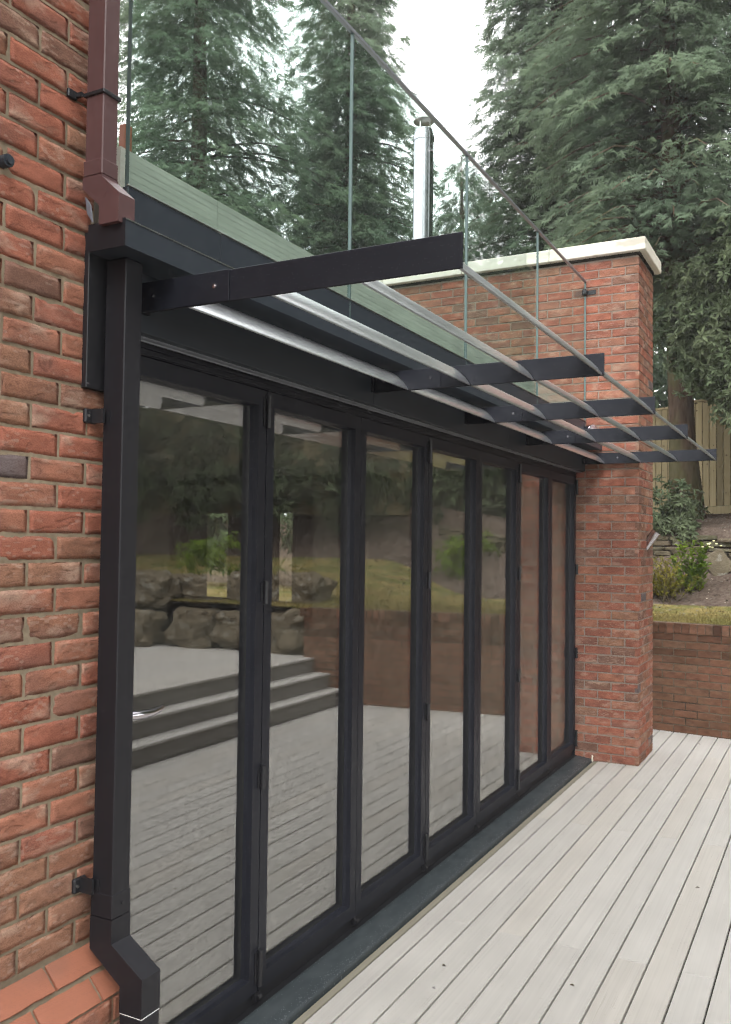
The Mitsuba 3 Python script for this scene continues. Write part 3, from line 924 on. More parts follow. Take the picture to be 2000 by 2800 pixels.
# ------------------------------------------------------------------ lights on the end wall
def wall_light(name, p, n, axis, r, length, label):
    """a metal tube cut flush with the wall (plane through p, normal n), tilted along axis, with a lens ring at the free end"""
    n, a = np.asarray(n, float), np.asarray(axis, float)
    a /= np.linalg.norm(a)
    p = np.asarray(p, float)
    t = np.cross(a, [0.3, 0.8, 0.1]); t /= np.linalg.norm(t)
    b = np.cross(a, t)
    S = 28
    ang = np.arange(S) * 2 * np.pi / S
    rim = p + r * (np.cos(ang)[:, None] * t + np.sin(ang)[:, None] * b)
    low = rim - ((rim - p) @ n / (a @ n))[:, None] * a
    top = rim + a * length
    v = np.vstack([low, top, [p], [p + a * length]])
    f = []
    for j in range(S):
        k = (j + 1) % S
        f += [[j, k, S + k], [j, S + k, S + j], [2 * S, k, j], [2 * S + 1, S + j, S + k]]
    m = trimesh.Trimesh(v, np.array(f), process=False)
    if m.volume < 0:
        m.invert()
    add(name + '__body', m, 'm_steel', smooth=40)
    q = p + a * length
    add(name + '__lens_ring', cat(cyl(q + a * 0.001, q + a * 0.006, r * 1.04, 28), cyl(q + a * 0.0065, q + a * 0.018, r * 0.96, 28), cyl(q + a * 0.0185, q + a * 0.024, r * 1.05, 28)), 'm_chrome', smooth=40)
    tag(name, label, 'light')


wall_light('wall_light', (XP + 0.001, 8.03, 1.845), (1, 0, 0), (0.62, 0, 0.785), 0.042, 0.105, 'tilted cylindrical steel wall light on the right side of the brick pier')
wall_light('wall_light_001', (-1.93, YP - 0.001, 2.80), (0, -1, 0), (0.80, -0.5, 0.05), 0.040, 0.12, 'round steel wall light on the end wall half hidden behind the louvres')

# ------------------------------------------------------------------ inside the room
add('interior_floor', bx(-9.0, XD - 0.092, -1.5, YP, -0.05, 0.03), 'm_floor_in')
add('interior_ceiling', bx(-9.0, XD - 0.09, -1.5, YP, 2.49, 2.60), 'm_ceiling')
add('interior_wall', cat(bx(WX1, XD - 0.1, YP - 0.02, YP + 0.003, 0.03, 2.489), bx(-9.0, WX0, YP - 0.02, YP + 0.003, 0.03, 2.489), bx(WX0, WX1, YP - 0.02, YP + 0.003, 0.03, WZ0), bx(WX0, WX1, YP - 0.02, YP + 0.003, WZ1, 2.489),
                         bx(-9.1, -9.0, -1.5, YP, 0.03, 2.489), bx(-9.0, -2.2, -1.6, -1.5, 0.03, 2.489)), 'm_plaster')
tag('interior_floor', 'polished stone floor inside the room', kind='structure')
tag('interior_ceiling', 'plain ceiling inside the room', kind='structure')
tag('interior_wall', 'plastered walls inside the room', kind='structure')
add('ceiling_beam', bx(-8.98, XD - 0.12, YP - 0.06, YP - 0.021, 2.428, 2.488), 'm_beam')
tag('ceiling_beam', 'dark band under the ceiling of the room, seen through the doors', 'beam')
wy0, wy1 = YP - 0.03, YP + 0.12
wf = [bx(WX0, -6.03, wy0, wy1, WZ0, WZ1), bx(-5.64, -5.09, wy0, wy1, WZ0, WZ1), bx(-4.84, WX1, wy0, wy1, WZ0, WZ1)]
for a, b in ((-6.03, -5.64), (-5.09, -4.84)):
    wf += [bx(a, b, wy0, wy1, 2.126, WZ1), bx(a, b, wy0, wy1, WZ0, 1.075)]
add('room_window__frame', cat(wf), 'm_dark')
for a, b in ((-6.03, -5.64), (-5.09, -4.84)):
    m = trimesh.Trimesh(np.array([[a, YP + 0.05, 1.075], [b, YP + 0.05, 1.075], [b, YP + 0.05, 2.126], [a, YP + 0.05, 2.126]]), np.array([[0, 1, 2], [0, 2, 3]]), process=False)
    add('room_window__pane', m, 'm_window')
tag('room_window', 'dark framed window of two narrow lights at the far end of the room', 'window')
add('ceiling_lamp', tube([(-4.55, 5.2, 2.489), (-4.55, 5.2, 2.46), (-4.55, 5.2, 2.43)], [0.11, 0.16, 0.15], 28), 'm_white', smooth=30)
tag('ceiling_lamp', 'round pale lamp on the room ceiling, seen through the first door', 'lamp')

# ------------------------------------------------------------------ garden ground
def yline(x):
    return np.where(x < 1.43, 9.285 - 0.1426 * (x + 1.62), 8.95)


def shift(x):
    t = np.clip((x - 0.1) / 2.6, 0, 1)
    return 1.7 * t * t * (3 - 2 * t)


def hgt(x, y):
    """ground behind the retaining wall; the lawn is deeper and rises towards the right"""
    sh = shift(x)
    d = y - yline(x)
    h = 1.035 + (0.02 + 0.06 * sh) * np.clip(d, 0, 4.4)
    d = d - sh
    h = h + 0.60 * np.clip((d - 2.75) / 1.25, 0, 1) ** 1.3
    h = h + 0.38 * np.clip((d - 4.0) / 0.12, 0, 1)
    h = h + 0.30 * np.clip((d - 4.15) / 2.6, 0, 1) + 0.010 * np.clip(d - 7, 0, 60)
    n = meshkit.noise(np.stack([x * 1.7, y * 1.7, x * 0], -1)) - 0.5
    n2 = meshkit.noise(np.stack([x * 7, y * 7, x * 0 + 4], -1)) - 0.5
    k = np.clip((d - 2.4) / 0.8, 0.1, 1)
    return h + (0.09 * n + 0.035 * n2) * k


def sheet(xs, dlist, fn=hgt, off=0.0):
    X, Dd = np.meshgrid(xs, dlist, indexing='ij')
    Y = yline(X) + Dd + shift(X) * np.clip(Dd / 2.6, 0, 1)
    Z = fn(X, Y) + off
    v = np.stack([X, Y, Z], -1).reshape(-1, 3)
    a = (np.arange(len(xs) - 1)[:, None] * len(dlist) + np.arange(len(dlist) - 1)[None]).ravel()
    n = len(dlist)
    f = np.vstack([np.stack([a, a + n, a + n + 1], 1), np.stack([a, a + n + 1, a + 1], 1)])
    return trimesh.Trimesh(v, f, process=False)


xs = np.concatenate([np.arange(-40, -9, 1.0), np.arange(-9, 7, 0.12), np.arange(7, 40, 1.0)])
add('lawn', sheet(xs, np.concatenate([[0.10], np.arange(0.16, 2.7, 0.12)])), 'm_lawn', smooth=True)
tag('lawn', 'strip of yellowish mossy lawn above the retaining wall', kind='structure')
add('soil_bank', sheet(xs, np.concatenate([np.arange(2.62, 4.6, 0.06), np.arange(4.6, 8, 0.2), np.arange(8, 46, 3.0)])), 'm_soil', smooth=True)
tag('soil_bank', 'bare brown soil bank with leaf litter behind the lawn', kind='structure')

rng = np.random.default_rng(21)


def blades(px, py, pz, h, w, rng, lean=0.5):
    n = len(px)
    az = rng.uniform(0, 2 * np.pi, n)
    d = np.stack([np.cos(az), np.sin(az), np.zeros(n)], 1)
    s = np.stack([-np.sin(az), np.cos(az), np.zeros(n)], 1)
    p = np.stack([px, py, pz], 1)
    t = p + d * (h * lean * rng.uniform(0, 1.6, n))[:, None] + np.array([0, 0, 1.0]) * h[:, None]
    v = np.stack([p - s * w, p + s * w, t], 1).reshape(-1, 3)
    return trimesh.Trimesh(v, np.arange(3 * n).reshape(-1, 3), process=False)


n = 26000
gx = rng.uniform(-3, 4, n)
gd = np.abs(rng.normal(0, 1, n)) * 0.9 + 0.06
gd = np.where(gd > 2.9, rng.uniform(0.06, 2.8, n), gd)
gy = yline(gx) + gd + shift(gx) * gd / 2.6
gm = blades(gx, gy, hgt(gx, gy) - 0.005, rng.uniform(0.015, 0.045, n), 0.0045, rng, 0.8)
add('grass', gm, 'm_grass', uv=np.stack([np.repeat(rng.uniform(0, 1, n), 3), np.zeros(3 * n)], 1))
tag('grass', 'short yellow-green grass on the lawn', 'grass', kind='stuff')
# leaf litter and pale chips on the soil
n = 2600
lx = rng.uniform(-4, 4, n)
ld = rng.uniform(1.2, 6.8, n)
ly = yline(lx) + ld + shift(lx)
c = np.stack([lx, ly, hgt(lx, ly) + 0.006], 1)
a1 = rng.normal(0, 1, (n, 3)) * np.array([1, 1, 0.35])
a1 /= np.linalg.norm(a1, axis=1, keepdims=True)
a2 = np.cross(a1, rng.normal(0, 0.3, (n, 3)) + np.array([0, 0, 1.0]))
sz = rng.uniform(0.010, 0.030, (n, 1))
v = np.stack([c - a1 * sz, c + a2 * sz * 0.5, c + a1 * sz, c - a2 * sz * 0.5], 1).reshape(-1, 3)
i4 = np.arange(n)[:, None] * 4
litter = trimesh.Trimesh(v, np.vstack([i4 + [0, 1, 2], i4 + [0, 2, 3]]), process=False)
add('leaf_litter', litter, 'm_trim')
tag('leaf_litter', 'scattered dry leaves and chips on the soil bank', 'leaves', kind='stuff')


def rock(rng, sx, sy, sz, sub=3, rough=0.16, flat=0.5):
    m = trimesh.creation.icosphere(subdivisions=sub)
    v = np.array(m.vertices)
    v = np.sign(v) * np.abs(v) ** flat
    o = rng.uniform(0, 50, 3)
    v *= 1 + rough * (meshkit.noise(v * 1.6 + o)[:, None] - 0.5) * 2 + rough * 0.5 * (meshkit.noise(v * 4 + o)[:, None] - 0.5) * 2
    v *= np.array([sx, sy, sz]) / 2
    return trimesh.Trimesh(v, m.faces, process=False)


# dry-stone wall: courses of flat stones
rng = np.random.default_rng(8)
DW = 4.02
for row, (z0, hh) in enumerate(((-0.03, 0.07), (0.035, 0.06), (0.09, 0.05), (0.135, 0.075), (0.205, 0.06), (0.26, 0.085), (0.335, 0.07))):
    s = -4.4 + rng.uniform(0, 0.2)
    while s < 4.2:
        w = rng.uniform(0.16, 0.52)
        xm = s + w / 2
        ym = float(yline(np.array(xm)) + shift(np.array(xm))) + DW + rng.uniform(-0.03, 0.03) + row * 0.012
        h = hh * rng.uniform(0.85, 1.08)
        m = rock(rng, w * 0.985, 0.26, h * 0.93, 2, 0.09, 0.30)
        m.apply_transform(trimesh.transformations.rotation_matrix(rng.normal(0, 0.03), (0, 1, 0)))
        m.apply_translation((xm, ym, float(hgt(np.array(xm), np.array(ym - 0.35))) * 0.5 + 0.79 + z0 + h / 2))
        if xm > -3.2:
            add('dry_stone_wall__stone', m, 'm_stone', smooth=38, uv=None) if False else add('dry_stone_wall__stone', m, 'm_stone', uv=uvc(m, rng.uniform(), rng.uniform()), smooth=True)
        s += w
tag('dry_stone_wall', 'low mossy dry stone wall across the soil bank below the fence', 'wall')
m = rock(rng, 0.36, 0.07, 0.30, 3, 0.05, 0.22)
m.apply_transform(trimesh.transformations.rotation_matrix(0.95, (0, 1, 0)))
m.apply_transform(trimesh.transformations.rotation_matrix(-0.35, (1, 0, 0)))
m.apply_translation((-1.40, 12.93, 1.60))
add('leaning_slab', m, 'm_stone', uv=uvc(m, 0.6, 0.2), smooth=True)
tag('leaning_slab', 'flat stone slab leaning at an angle against the dry stone wall', 'stone')

# big rocks at the back of the upper deck, seen in the door glass
k = 0
place = ('at the brick wall end', 'second from the brick wall', 'in the middle', 'beside the grass clump', 'towards the lawn corner', 'farthest from the brick wall')
for j, (x, y) in enumerate(((1.80, 8.98), (2.48, 8.95), (3.14, 8.86), (3.85, 8.55), (4.6, 8.2), (5.4, 7.8))):
    for lev, (z, s) in enumerate(((0.72, 0.52), (1.18, 0.46))):
        m = rock(rng, 0.74 * rng.uniform(0.8, 1.08), 0.55, s * rng.uniform(0.85, 1.1), 4, 0.24, 0.5)
        m.apply_translation((x + lev * 0.15, y + 0.22 + lev * 0.42, z))
        kk = add('rockery_boulder', m, 'm_stone', uv=uvc(m, rng.uniform(), 0.1), smooth=True)
        tag(kk, '%s sandstone boulder %s on the upper deck, seen in the glass' % (('lower', 'upper')[lev], place[j]), 'boulder', 'rockery boulders behind the upper deck')

# ------------------------------------------------------------------ fence
rng = np.random.default_rng(17)
fpts = [(-9.5, 19.9), (-2.55, 16.45), (-1.5, 15.98), (4.0, 14.4), (9.5, 12.6)]
fz = 2.37
FN = 'garden_fence'


def fence_run(a, b, z0, z1):
    a, b = np.array(a), np.array(b)
    Lf = np.linalg.norm(b - a)
    d = (b - a) / Lf
    s = 0.0
    while s < Lf - 0.05:
        w = min(0.128, Lf - s)
        m = prism([(0, -0.006), (0, -0.016), (w + 0.012, -0.034), (w + 0.012, -0.022)], 'z', z0 + 0.16, z1 - rng.uniform(0, 0.008))
        M = np.eye(4)
        M[:2, 0] = d
        M[:2, 1] = (-d[1], d[0])
        M[:2, 3] = a + d * s
        m.apply_transform(M)
        add(FN + '__board', m, 'm_fence', uv=uvc(m, rng.uniform(), 0))
        s += 0.128
    for (h0, h1, t0, t1) in ((z0 - 0.02, z0 + 0.155, -0.04, -0.012), (z1, z1 + 0.035, -0.05, 0.02)):
        m = prism([(0, t0), (Lf, t0), (Lf, t1), (0, t1)], 'z', h0, h1)
        m.apply_transform(M := np.array([[d[0], -d[1], 0, a[0]], [d[1], d[0], 0, a[1]], [0, 0, 1, 0], [0, 0, 0, 1.0]]))
        add(FN + ('__gravel_board' if h0 < z1 - 1 else '__capping_rail'), m, 'm_fence', uv=uvc(m, rng.uniform(), 0))
    m = prism([(-0.05, -0.005), (0.05, -0.005), (0.05, 0.095), (-0.05, 0.095)], 'z', z0 - 0.3, z1 + 0.02)
    m.apply_transform(M)
    add(FN + '__post', m, 'm_fence', uv=uvc(m, 0.3, 0))


fence_run(fpts[0], fpts[1], 2.36, 4.28)
fence_run(fpts[1], (-2.36, 16.36), 2.36, 4.28)
fence_run((-2.36, 16.36), fpts[2], 2.37, 4.335)
fence_run(fpts[2], fpts[3], 2.37, 4.335)
fence_run(fpts[3], fpts[4], 2.37, 4.335)
tag(FN, 'brown vertical board fence on top of the bank behind the tree trunk', 'fence')

# ------------------------------------------------------------------ plants
def leaf_mesh(base, d, up, Ln, W, rnd, fold=0.25, six=True):
    """folded pointed leaves; base, d (direction), up: (n,3)"""
    n = len(base)
    d = d / np.linalg.norm(d, axis=1, keepdims=True)
    s = np.cross(d, up)
    s /= np.linalg.norm(s, axis=1, keepdims=True) + 1e-9
    nn = np.cross(s, d)
    Ln, W = Ln[:, None], W[:, None]
    droop = -nn * Ln * 0.12
    if six:
        p = [base, base + d * Ln * 0.35 - s * W * 0.5 + nn * W * fold, base + d * Ln * 0.35 + s * W * 0.5 + nn * W * fold,
             base + d * Ln * 0.72 - s * W * 0.42 + nn * W * fold + droop * 0.4, base + d * Ln * 0.72 + s * W * 0.42 + nn * W * fold + droop * 0.4, base + d * Ln + droop, base + d * Ln * 0.5]
        tri = [[0, 2, 6], [0, 6, 1], [1, 6, 3], [2, 4, 6], [3, 6, 5], [4, 5, 6]]
    else:
        p = [base, base + d * Ln * 0.45 - s * W * 0.5, base + d * Ln * 0.45 + s * W * 0.5, base + d * Ln]
        tri = [[0, 2, 3], [0, 3, 1]]
    v = np.stack(p, 1).reshape(-1, 3)
    k = len(p)
    f = (np.arange(n)[:, None, None] * k + np.array(tri)[None]).reshape(-1, 3)
    return trimesh.Trimesh(v, f, process=False), np.stack([np.repeat(rnd, k), np.zeros(n * k)], 1)


def unit(v):
    return v / (np.linalg.norm(v, axis=-1, keepdims=True) + 1e-12)


def rosettes(c, axis, nl, Ln, W, rng, spread=1.0):
    """whorls of leaves round shoot tips at c (n,3) with shoot direction axis"""
    n = len(c)
    az = rng.uniform(0, 2 * np.pi, (n, 1)) + np.arange(nl)[None] * (2 * np.pi / nl) + rng.normal(0, 0.25, (n, nl))
    axis = unit(axis)
    t = unit(np.cross(axis, rng.normal(0, 1, (n, 3))))
    b = np.cross(axis, t)
    out = np.cos(az)[..., None] * t[:, None] + np.sin(az)[..., None] * b[:, None]
    d = unit(out * spread + axis[:, None] * rng.uniform(-0.15, 0.7, (n, nl, 1)) + np.array([0, 0, -0.25]))
    base = np.repeat(c[:, None], nl, 1) + out * 0.006
    up = np.repeat(axis[:, None], nl, 1) + 0.3 * rng.normal(0, 1, (n, nl, 3))
    m = n * nl
    return leaf_mesh(base.reshape(m, 3), d.reshape(m, 3), up.reshape(m, 3), Ln * rng.uniform(0.7, 1.2, m), W * rng.uniform(0.8, 1.15, m), rng.uniform(0, 1, m))


def blob_points(n, centre, rad, rng, fill=0.45, lump=0.35, freq=1.3, seed=0.0):
    """points in the outer part of a lumpy ellipsoid, with their outward directions; gaps between clumps"""
    out_p, out_n = [], []
    for _ in range(12):
        if sum(map(len, out_p)) >= n:
            break
        d = unit(rng.normal(0, 1, (n, 3)))
        r = (1 - lump) + lump * 2 * meshkit.noise(d * 2.1 + seed) * 0.9
        t = 1 - fill * rng.uniform(0, 1, n) ** 1.4
        p = d * (r * t)[:, None] * rad
        keep = meshkit.noise(p * freq * 2.2 + seed + 11) > 0.40
        out_p.append(p[keep] + centre)
        out_n.append(d[keep])
    return np.vstack(out_p)[:n], np.vstack(out_n)[:n]


def bush(name, blobs, n, nl, Ln, W, mat, rng, stems, label, cat_='shrub', group=None, fill=0.55, lump=0.35, freq=1.6):
    vs, us = [], []
    tot = sum(np.prod(b[1]) ** (2 / 3) for b in blobs)
    for q, (c, r) in enumerate(blobs):
        k = int(n * np.prod(r) ** (2 / 3) / tot)
        p, d = blob_points(k, np.array(c, float), np.array(r, float), rng, fill, lump, freq, q * 5.0 + 1)
        m, u = rosettes(p, d + np.array([0, 0, 0.55]) + 0.5 * rng.normal(0, 1, d.shape), nl, Ln, W, rng)
        vs.append(m)
        us.append(u)
    add(name + '__foliage', cat(vs), mat, uv=np.vstack(us))
    st = []
    for a, b, r0 in stems:
        a, b = np.array(a, float), np.array(b, float)
        mids = [a + (b - a) * t + rng.normal(0, 0.03, 3) * (0 < t < 1) for t in np.linspace(0, 1, 6)]
        st.append(tube(mids, np.linspace(r0, r0 * 0.35, 6), 7))
    if st:
        add(name + '__stem', cat(st), 'm_bark')
    tag(name, label, cat_, group)


rng = np.random.default_rng(31)
# large rhododendron at the right edge, hanging over the fence
bush('rhododendron', [((-0.95, 13.55, 5.55), (0.95, 0.95, 1.1)), ((-1.55, 13.6, 4.75), (0.62, 0.7, 0.78)), ((-1.1, 13.3, 4.35), (0.62, 0.6, 0.62)), ((-0.2, 13.4, 5.0), (1.1, 1.0, 1.5)), ((-1.5, 13.9, 5.55), (0.7, 0.6, 0.75)), ((-1.12, 13.1, 3.75), (0.34, 0.3, 0.45)), ((-2.0, 14.0, 5.35), (0.5, 0.45, 0.7)), ((-1.95, 14.1, 4.65), (0.4, 0.35, 0.45))],
     2900, 8, 0.125, 0.042, 'm_rhodo', rng, [((0.35, 13.9, 2.0), (-0.4, 13.6, 5.2), 0.07), ((0.4, 13.9, 2.0), (-1.2, 13.7, 4.7), 0.05), ((0.3, 13.9, 2.0), (0.2, 13.4, 5.8), 0.06), ((-0.5, 13.6, 3.9), (-1.0, 13.3, 3.5), 0.02), ((-0.6, 13.6, 4.6), (-1.6, 13.6, 4.9), 0.03)],
     'large leathery-leaved rhododendron hanging in front of the fence at the right edge', fill=0.7)
bush('rhododendron_001', [((-2.12, 13.62, 2.35), (0.42, 0.4, 0.50)), ((-2.45, 13.6, 2.15), (0.4, 0.4, 0.45)), ((-1.92, 13.5, 2.0), (0.25, 0.25, 0.28))],
     420, 8, 0.095, 0.034, 'm_rhodo', rng, [((-2.15, 13.65, 1.8), (-2.1, 13.6, 2.5), 0.02), ((-2.15, 13.65, 1.8), (-2.4, 13.6, 2.3), 0.02)],
     'small dark green rhododendron behind the stone wall at the foot of the trunk', fill=0.8)


def upright(name, stems, per, Ln, W, mat, rng, label, tipmat=None, spread=0.8):
    vs, us, tip, tu, tubes = [], [], [], [], []
    for a, b in stems:
        a, b = np.array(a, float), np.array(b, float)
        t = rng.uniform(0.22, 1.0, per)
        p = a + (b - a) * t[:, None] + rng.normal(0, 0.014, (per, 3))
        az = rng.uniform(0, 2 * np.pi, per)
        d = np.stack([np.cos(az) * spread, np.sin(az) * spread, rng.uniform(0.2, 1.0, per)], 1)
        m, u = leaf_mesh(p, d, np.tile([0, 0, 1.0], (per, 1)) + 0.2 * rng.normal(0, 1, (per, 3)), Ln * rng.uniform(0.6, 1.2, per), W * rng.uniform(0.8, 1.2, per), rng.uniform(0, 1, per))
        vs.append(m)
        us.append(u)
        tubes.append(tube([a, a + (b - a) * 0.5 + rng.normal(0, 0.01, 3), b], [0.007, 0.005, 0.002], 5))
    add(name + '__foliage', cat(vs), mat, uv=np.vstack(us))
    add(name + '__stem', cat(tubes), 'm_bark')
    tag(name, label, 'shrub')


st = []
for j in range(13):
    a = np.array([-1.70, 12.48, 1.15]) + rng.normal(0, 0.04, 3) * [1, 1, 0]
    st.append((a, a + np.array([rng.uniform(-0.22, 0.20), rng.uniform(-0.15, 0.1), rng.uniform(0.35, 0.78)])))
upright('lime_shrub', st, 60, 0.085, 0.034, 'm_lime', rng, 'bright lime green shrub with pale tips in front of the stone wall')
for j in range(9):
    c = np.array([-1.47, 12.45, 1.86]) + rng.normal(0, 1, 3) * [0.06, 0.05, 0.035]
    add('lime_shrub__flower', rock(rng, 0.035, 0.035, 0.02, 1, 0.2, 0.8).apply_translation(c), 'm_petal')
st = []
for j in range(44):
    a = np.array([-2.02, 12.30, 1.10]) + rng.normal(0, 0.10, 3) * [1.2, 1, 0]
    st.append((a, a + np.array([rng.uniform(-0.34, 0.30), rng.uniform(-0.22, 0.15), rng.uniform(0.25, 0.60)])))
upright('yellow_shrub', st, 60, 0.036, 0.020, 'm_yellow', rng, 'small twiggy yellow-leaved shrub on the soil beside the pier', spread=1.0)
# shrubs seen in the door glass
bush('bank_shrub', [((0.55, 14.9, 2.75), (0.8, 0.7, 0.75))], 500, 7, 0.10, 0.035, 'm_rhodo', rng, [((0.55, 14.6, 1.9), (0.5, 14.5, 2.8), 0.03)], 'dark rounded shrub above the stone wall, seen reflected in the middle doors', fill=0.7)
bush('bank_shrub_001', [((2.6, 15.6, 3.0), (1.1, 0.8, 0.95))], 600, 7, 0.10, 0.035, 'm_rhodo', rng, [((2.6, 14.3, 1.9), (2.6, 14.2, 3.0), 0.03)], 'broad dark shrub on the bank, seen reflected in the second door', fill=0.7)
bush('bank_shrub_002', [((0.9, 12.7, 1.6), (0.55, 0.5, 0.42))], 700, 6, 0.05, 0.018, 'm_lime', rng, [((0.9, 12.7, 1.2), (0.9, 12.7, 1.7), 0.015)], 'low bright green shrub on the bank, seen reflected in the fourth door', fill=0.8)
bush('bank_shrub_003', [((3.6, 10.0, 1.6), (0.6, 0.4, 0.32))], 500, 6, 0.06, 0.018, 'm_lime', rng, [((3.6, 10.0, 1.2), (3.6, 10.0, 1.6), 0.015)], 'low green plants above the boulders, seen reflected in the first door', fill=0.8)
for j, (hx, hy, hz, hr) in enumerate(((0.9, 14.9, 3.3, 0.8), (2.1, 15.0, 3.5, 0.95), (3.4, 14.3, 3.4, 0.9), (4.7, 13.9, 3.6, 1.0), (6.0, 13.4, 3.4, 0.95), (7.3, 13.0, 3.5, 1.0))):
    bush('laurel_shrub' if j == 0 else 'laurel_shrub_%03d' % j, [((hx, hy - 0.25, hz), (hr, 0.5, 1.15)), ((hx + 0.3, hy - 0.35, hz - 0.7), (hr * 0.8, 0.5, 0.7))], 520, 7, 0.12, 0.042, 'm_rhodo', rng,
         [((hx, hy - 0.2, 2.0), (hx + 0.1, hy - 0.2, hz + 0.4), 0.03)], '%s tall laurel shrub along the far fence, counted from the pier, mirrored in the doors' % ('first', 'second', 'third', 'fourth', 'fifth', 'sixth')[j], group='laurel shrubs along the fence', fill=0.7)
# shrub outside the far window of the room
bush('window_shrub', [((-8.85, 12.1, 2.05), (0.8, 0.5, 0.75)), ((-7.45, 12.3, 1.9), (0.7, 0.5, 0.65)), ((-9.6, 12.3, 1.9), (0.6, 0.5, 0.6))], 900, 7, 0.12, 0.042, 'm_rhodo', rng, [((-8.85, 12.1, 1.1), (-8.85, 12.1, 2.2), 0.03), ((-7.45, 12.3, 1.1), (-7.45, 12.3, 2.0), 0.03)],
     'green broad-leaved shrub seen through the far window of the room', fill=0.8)


# conifers
def conifer(name, base, H, R, h0, nbr, rng, label, group, trunk_r=0.24, shape=0.8, droop=0.35, lean=(0, 0), dens=26, sp_len=0.25):
    base = np.array(base, float)
    top = base + np.array([lean[0], lean[1], H])
    tz = np.linspace(0, 1, 14)
    pts = [base + (top - base) * t + np.array([0.05 * math.sin(5 * t + H), 0.05 * math.cos(4 * t), 0]) * (t > 0) for t in tz]
    rad = trunk_r * (1 - tz) ** 0.8 + 0.02
    rad[0] *= 1.35
    add(name + '__trunk', tube(pts, rad, 14), 'm_bark', smooth=True)
    u = rng.uniform(0, 1, nbr)
    t = h0 + (1 - h0) * (1 - (1 - u) ** 0.62)         # more branches low down
    az = rng.uniform(0, 2 * np.pi, nbr)
    ln = R * np.clip(((1 - t) / (1 - h0)) ** shape, 0.05, 1) * rng.uniform(0.62, 1.12, nbr)
    lump = 0.72 + 0.6 * meshkit.noise(np.stack([np.cos(az) * 1.3, np.sin(az) * 1.3, t * H * 0.35], 1) + H)
    ln = ln * lump
    o = base + (top - base) * t[:, None]
    out = np.stack([np.cos(az), np.sin(az), np.zeros(nbr)], 1)
    side = np.stack([-np.sin(az), np.cos(az), np.zeros(nbr)], 1)
    ns = np.maximum(5, (dens * ln / R * 1.5 + 8).astype(int))
    br = np.repeat(np.arange(nbr), ns)
    n = len(br)
    s = rng.uniform(0.03, 1.0, n) ** 0.80
    L_ = ln[br]
    lat = rng.uniform(-1, 1, n) * 0.36 * L_ * (1.08 - s)
    rise = 0.12 * np.sin(s * 2.2) - droop * s ** 2
    p = o[br] + out[br] * (L_ * s)[:, None] + side[br] * lat[:, None] + np.array([0, 0, 1.0]) * (L_ * rise - 0.12 * np.abs(lat) + rng.normal(0, 0.05, n))[:, None]
    d = unit(out[br] * rng.uniform(0.4, 1.0, (n, 1)) + side[br] * (np.sign(lat) * rng.uniform(0.1, 0.9, n))[:, None] + np.array([0, 0, -1.0]) * rng.uniform(0.15, 0.75, (n, 1)))
    # each spray: a feathery fan of narrow slips
    K = 11
    a = np.linspace(0.12, 1.0, K)
    q = unit(np.cross(d, np.array([0, 0, 1.0]) + 0.4 * rng.normal(0, 1, (n, 3))))
    l0 = sp_len * rng.uniform(0.6, 1.25, n)
    sgn = np.where(np.arange(K) % 2 == 0, 1.0, -1.0)
    cb = p[:, None] + d[:, None] * (l0[:, None] * a[None])[..., None]
    dirs = unit(d[:, None] * 0.75 + q[:, None] * (sgn * (0.75 - 0.6 * (a == 1.0)))[None, :, None] + np.array([0, 0, -0.18]) + 0.22 * rng.normal(0, 1, (n, K, 3)))
    sl = l0[:, None] * (0.50 * (1.15 - 0.75 * a))[None] * rng.uniform(0.7, 1.3, (n, K))
    wd = np.cross(dirs, np.cross(d, q)[:, None])
    wd = unit(wd) * (0.016 + 0.10 * sl[..., None])
    v = np.stack([cb - wd * 0.5, cb + wd * 0.5, cb + dirs * sl[..., None] * 1.25], 2).reshape(-1, 3)
    f = np.arange(len(v)).reshape(-1, 3)
    rnd = np.clip(np.repeat(rng.uniform(0, 1, nbr)[br] * 0.6 + rng.uniform(0, 0.4, n), K * 3), 0, 1)
    add(name + '__crown', trimesh.Trimesh(v, f, process=False), 'm_conifer', uv=np.stack([rnd, np.zeros(len(rnd))], 1))
    # bare limbs
    big = np.argsort(-ln)[: min(nbr, 150)]
    lim = []
    for b in big:
        ss = np.linspace(0, 0.9, 5)
        lim.append(tube([o[b] + out[b] * ln[b] * k + np.array([0, 0, ln[b] * (0.12 * math.sin(k * 2.2) - droop * k * k)]) for k in ss], np.linspace(0.035, 0.006, 5), 4, False))
    add(name + '__limb', cat(lim), 'm_bark')
    tag(name, label, 'tree', group)


GR = 'tall conifers behind the house'
rng = np.random.default_rng(77)
conifer('conifer_tree', (-12.85, 15.95, 2.4), 18.0, 3.5, 0.10, 950, rng, 'broad conifer filling the left of the glass balustrade', GR, 0.26, dens=28, shape=0.42)
conifer('conifer_tree_001', (-10.9, 19.6, 2.5), 18.0, 2.45, 0.10, 900, rng, 'slimmer conifer left of the steel flue, beside the sky gap', GR, 0.25, dens=28, shape=0.45)
conifer('conifer_tree_002', (-5.3, 18.6, 2.5), 17.0, 2.55, 0.20, 800, rng, 'dense dark conifer right of the sky gap above the end wall', GR, 0.26, dens=28, shape=0.6)
conifer('conifer_tree_003', (-2.12, 15.25, 2.2), 18.0, 2.9, 0.24, 700, rng, 'conifer in the upper right whose bare trunk stands before the fence', GR, 0.20, lean=(-0.9, 0.6), dens=30)
conifer('conifer_tree_004', (-9.6, 24.0, 2.6), 10.6, 2.3, 0.12, 480, rng, 'short conifer behind the flue under the sky gap', GR, 0.16, shape=0.45)
conifer('conifer_tree_005', (1.2, 18.6, 2.5), 18.0, 3.0, 0.15, 420, rng, 'conifer behind the rhododendron beyond the right edge', GR, 0.26)
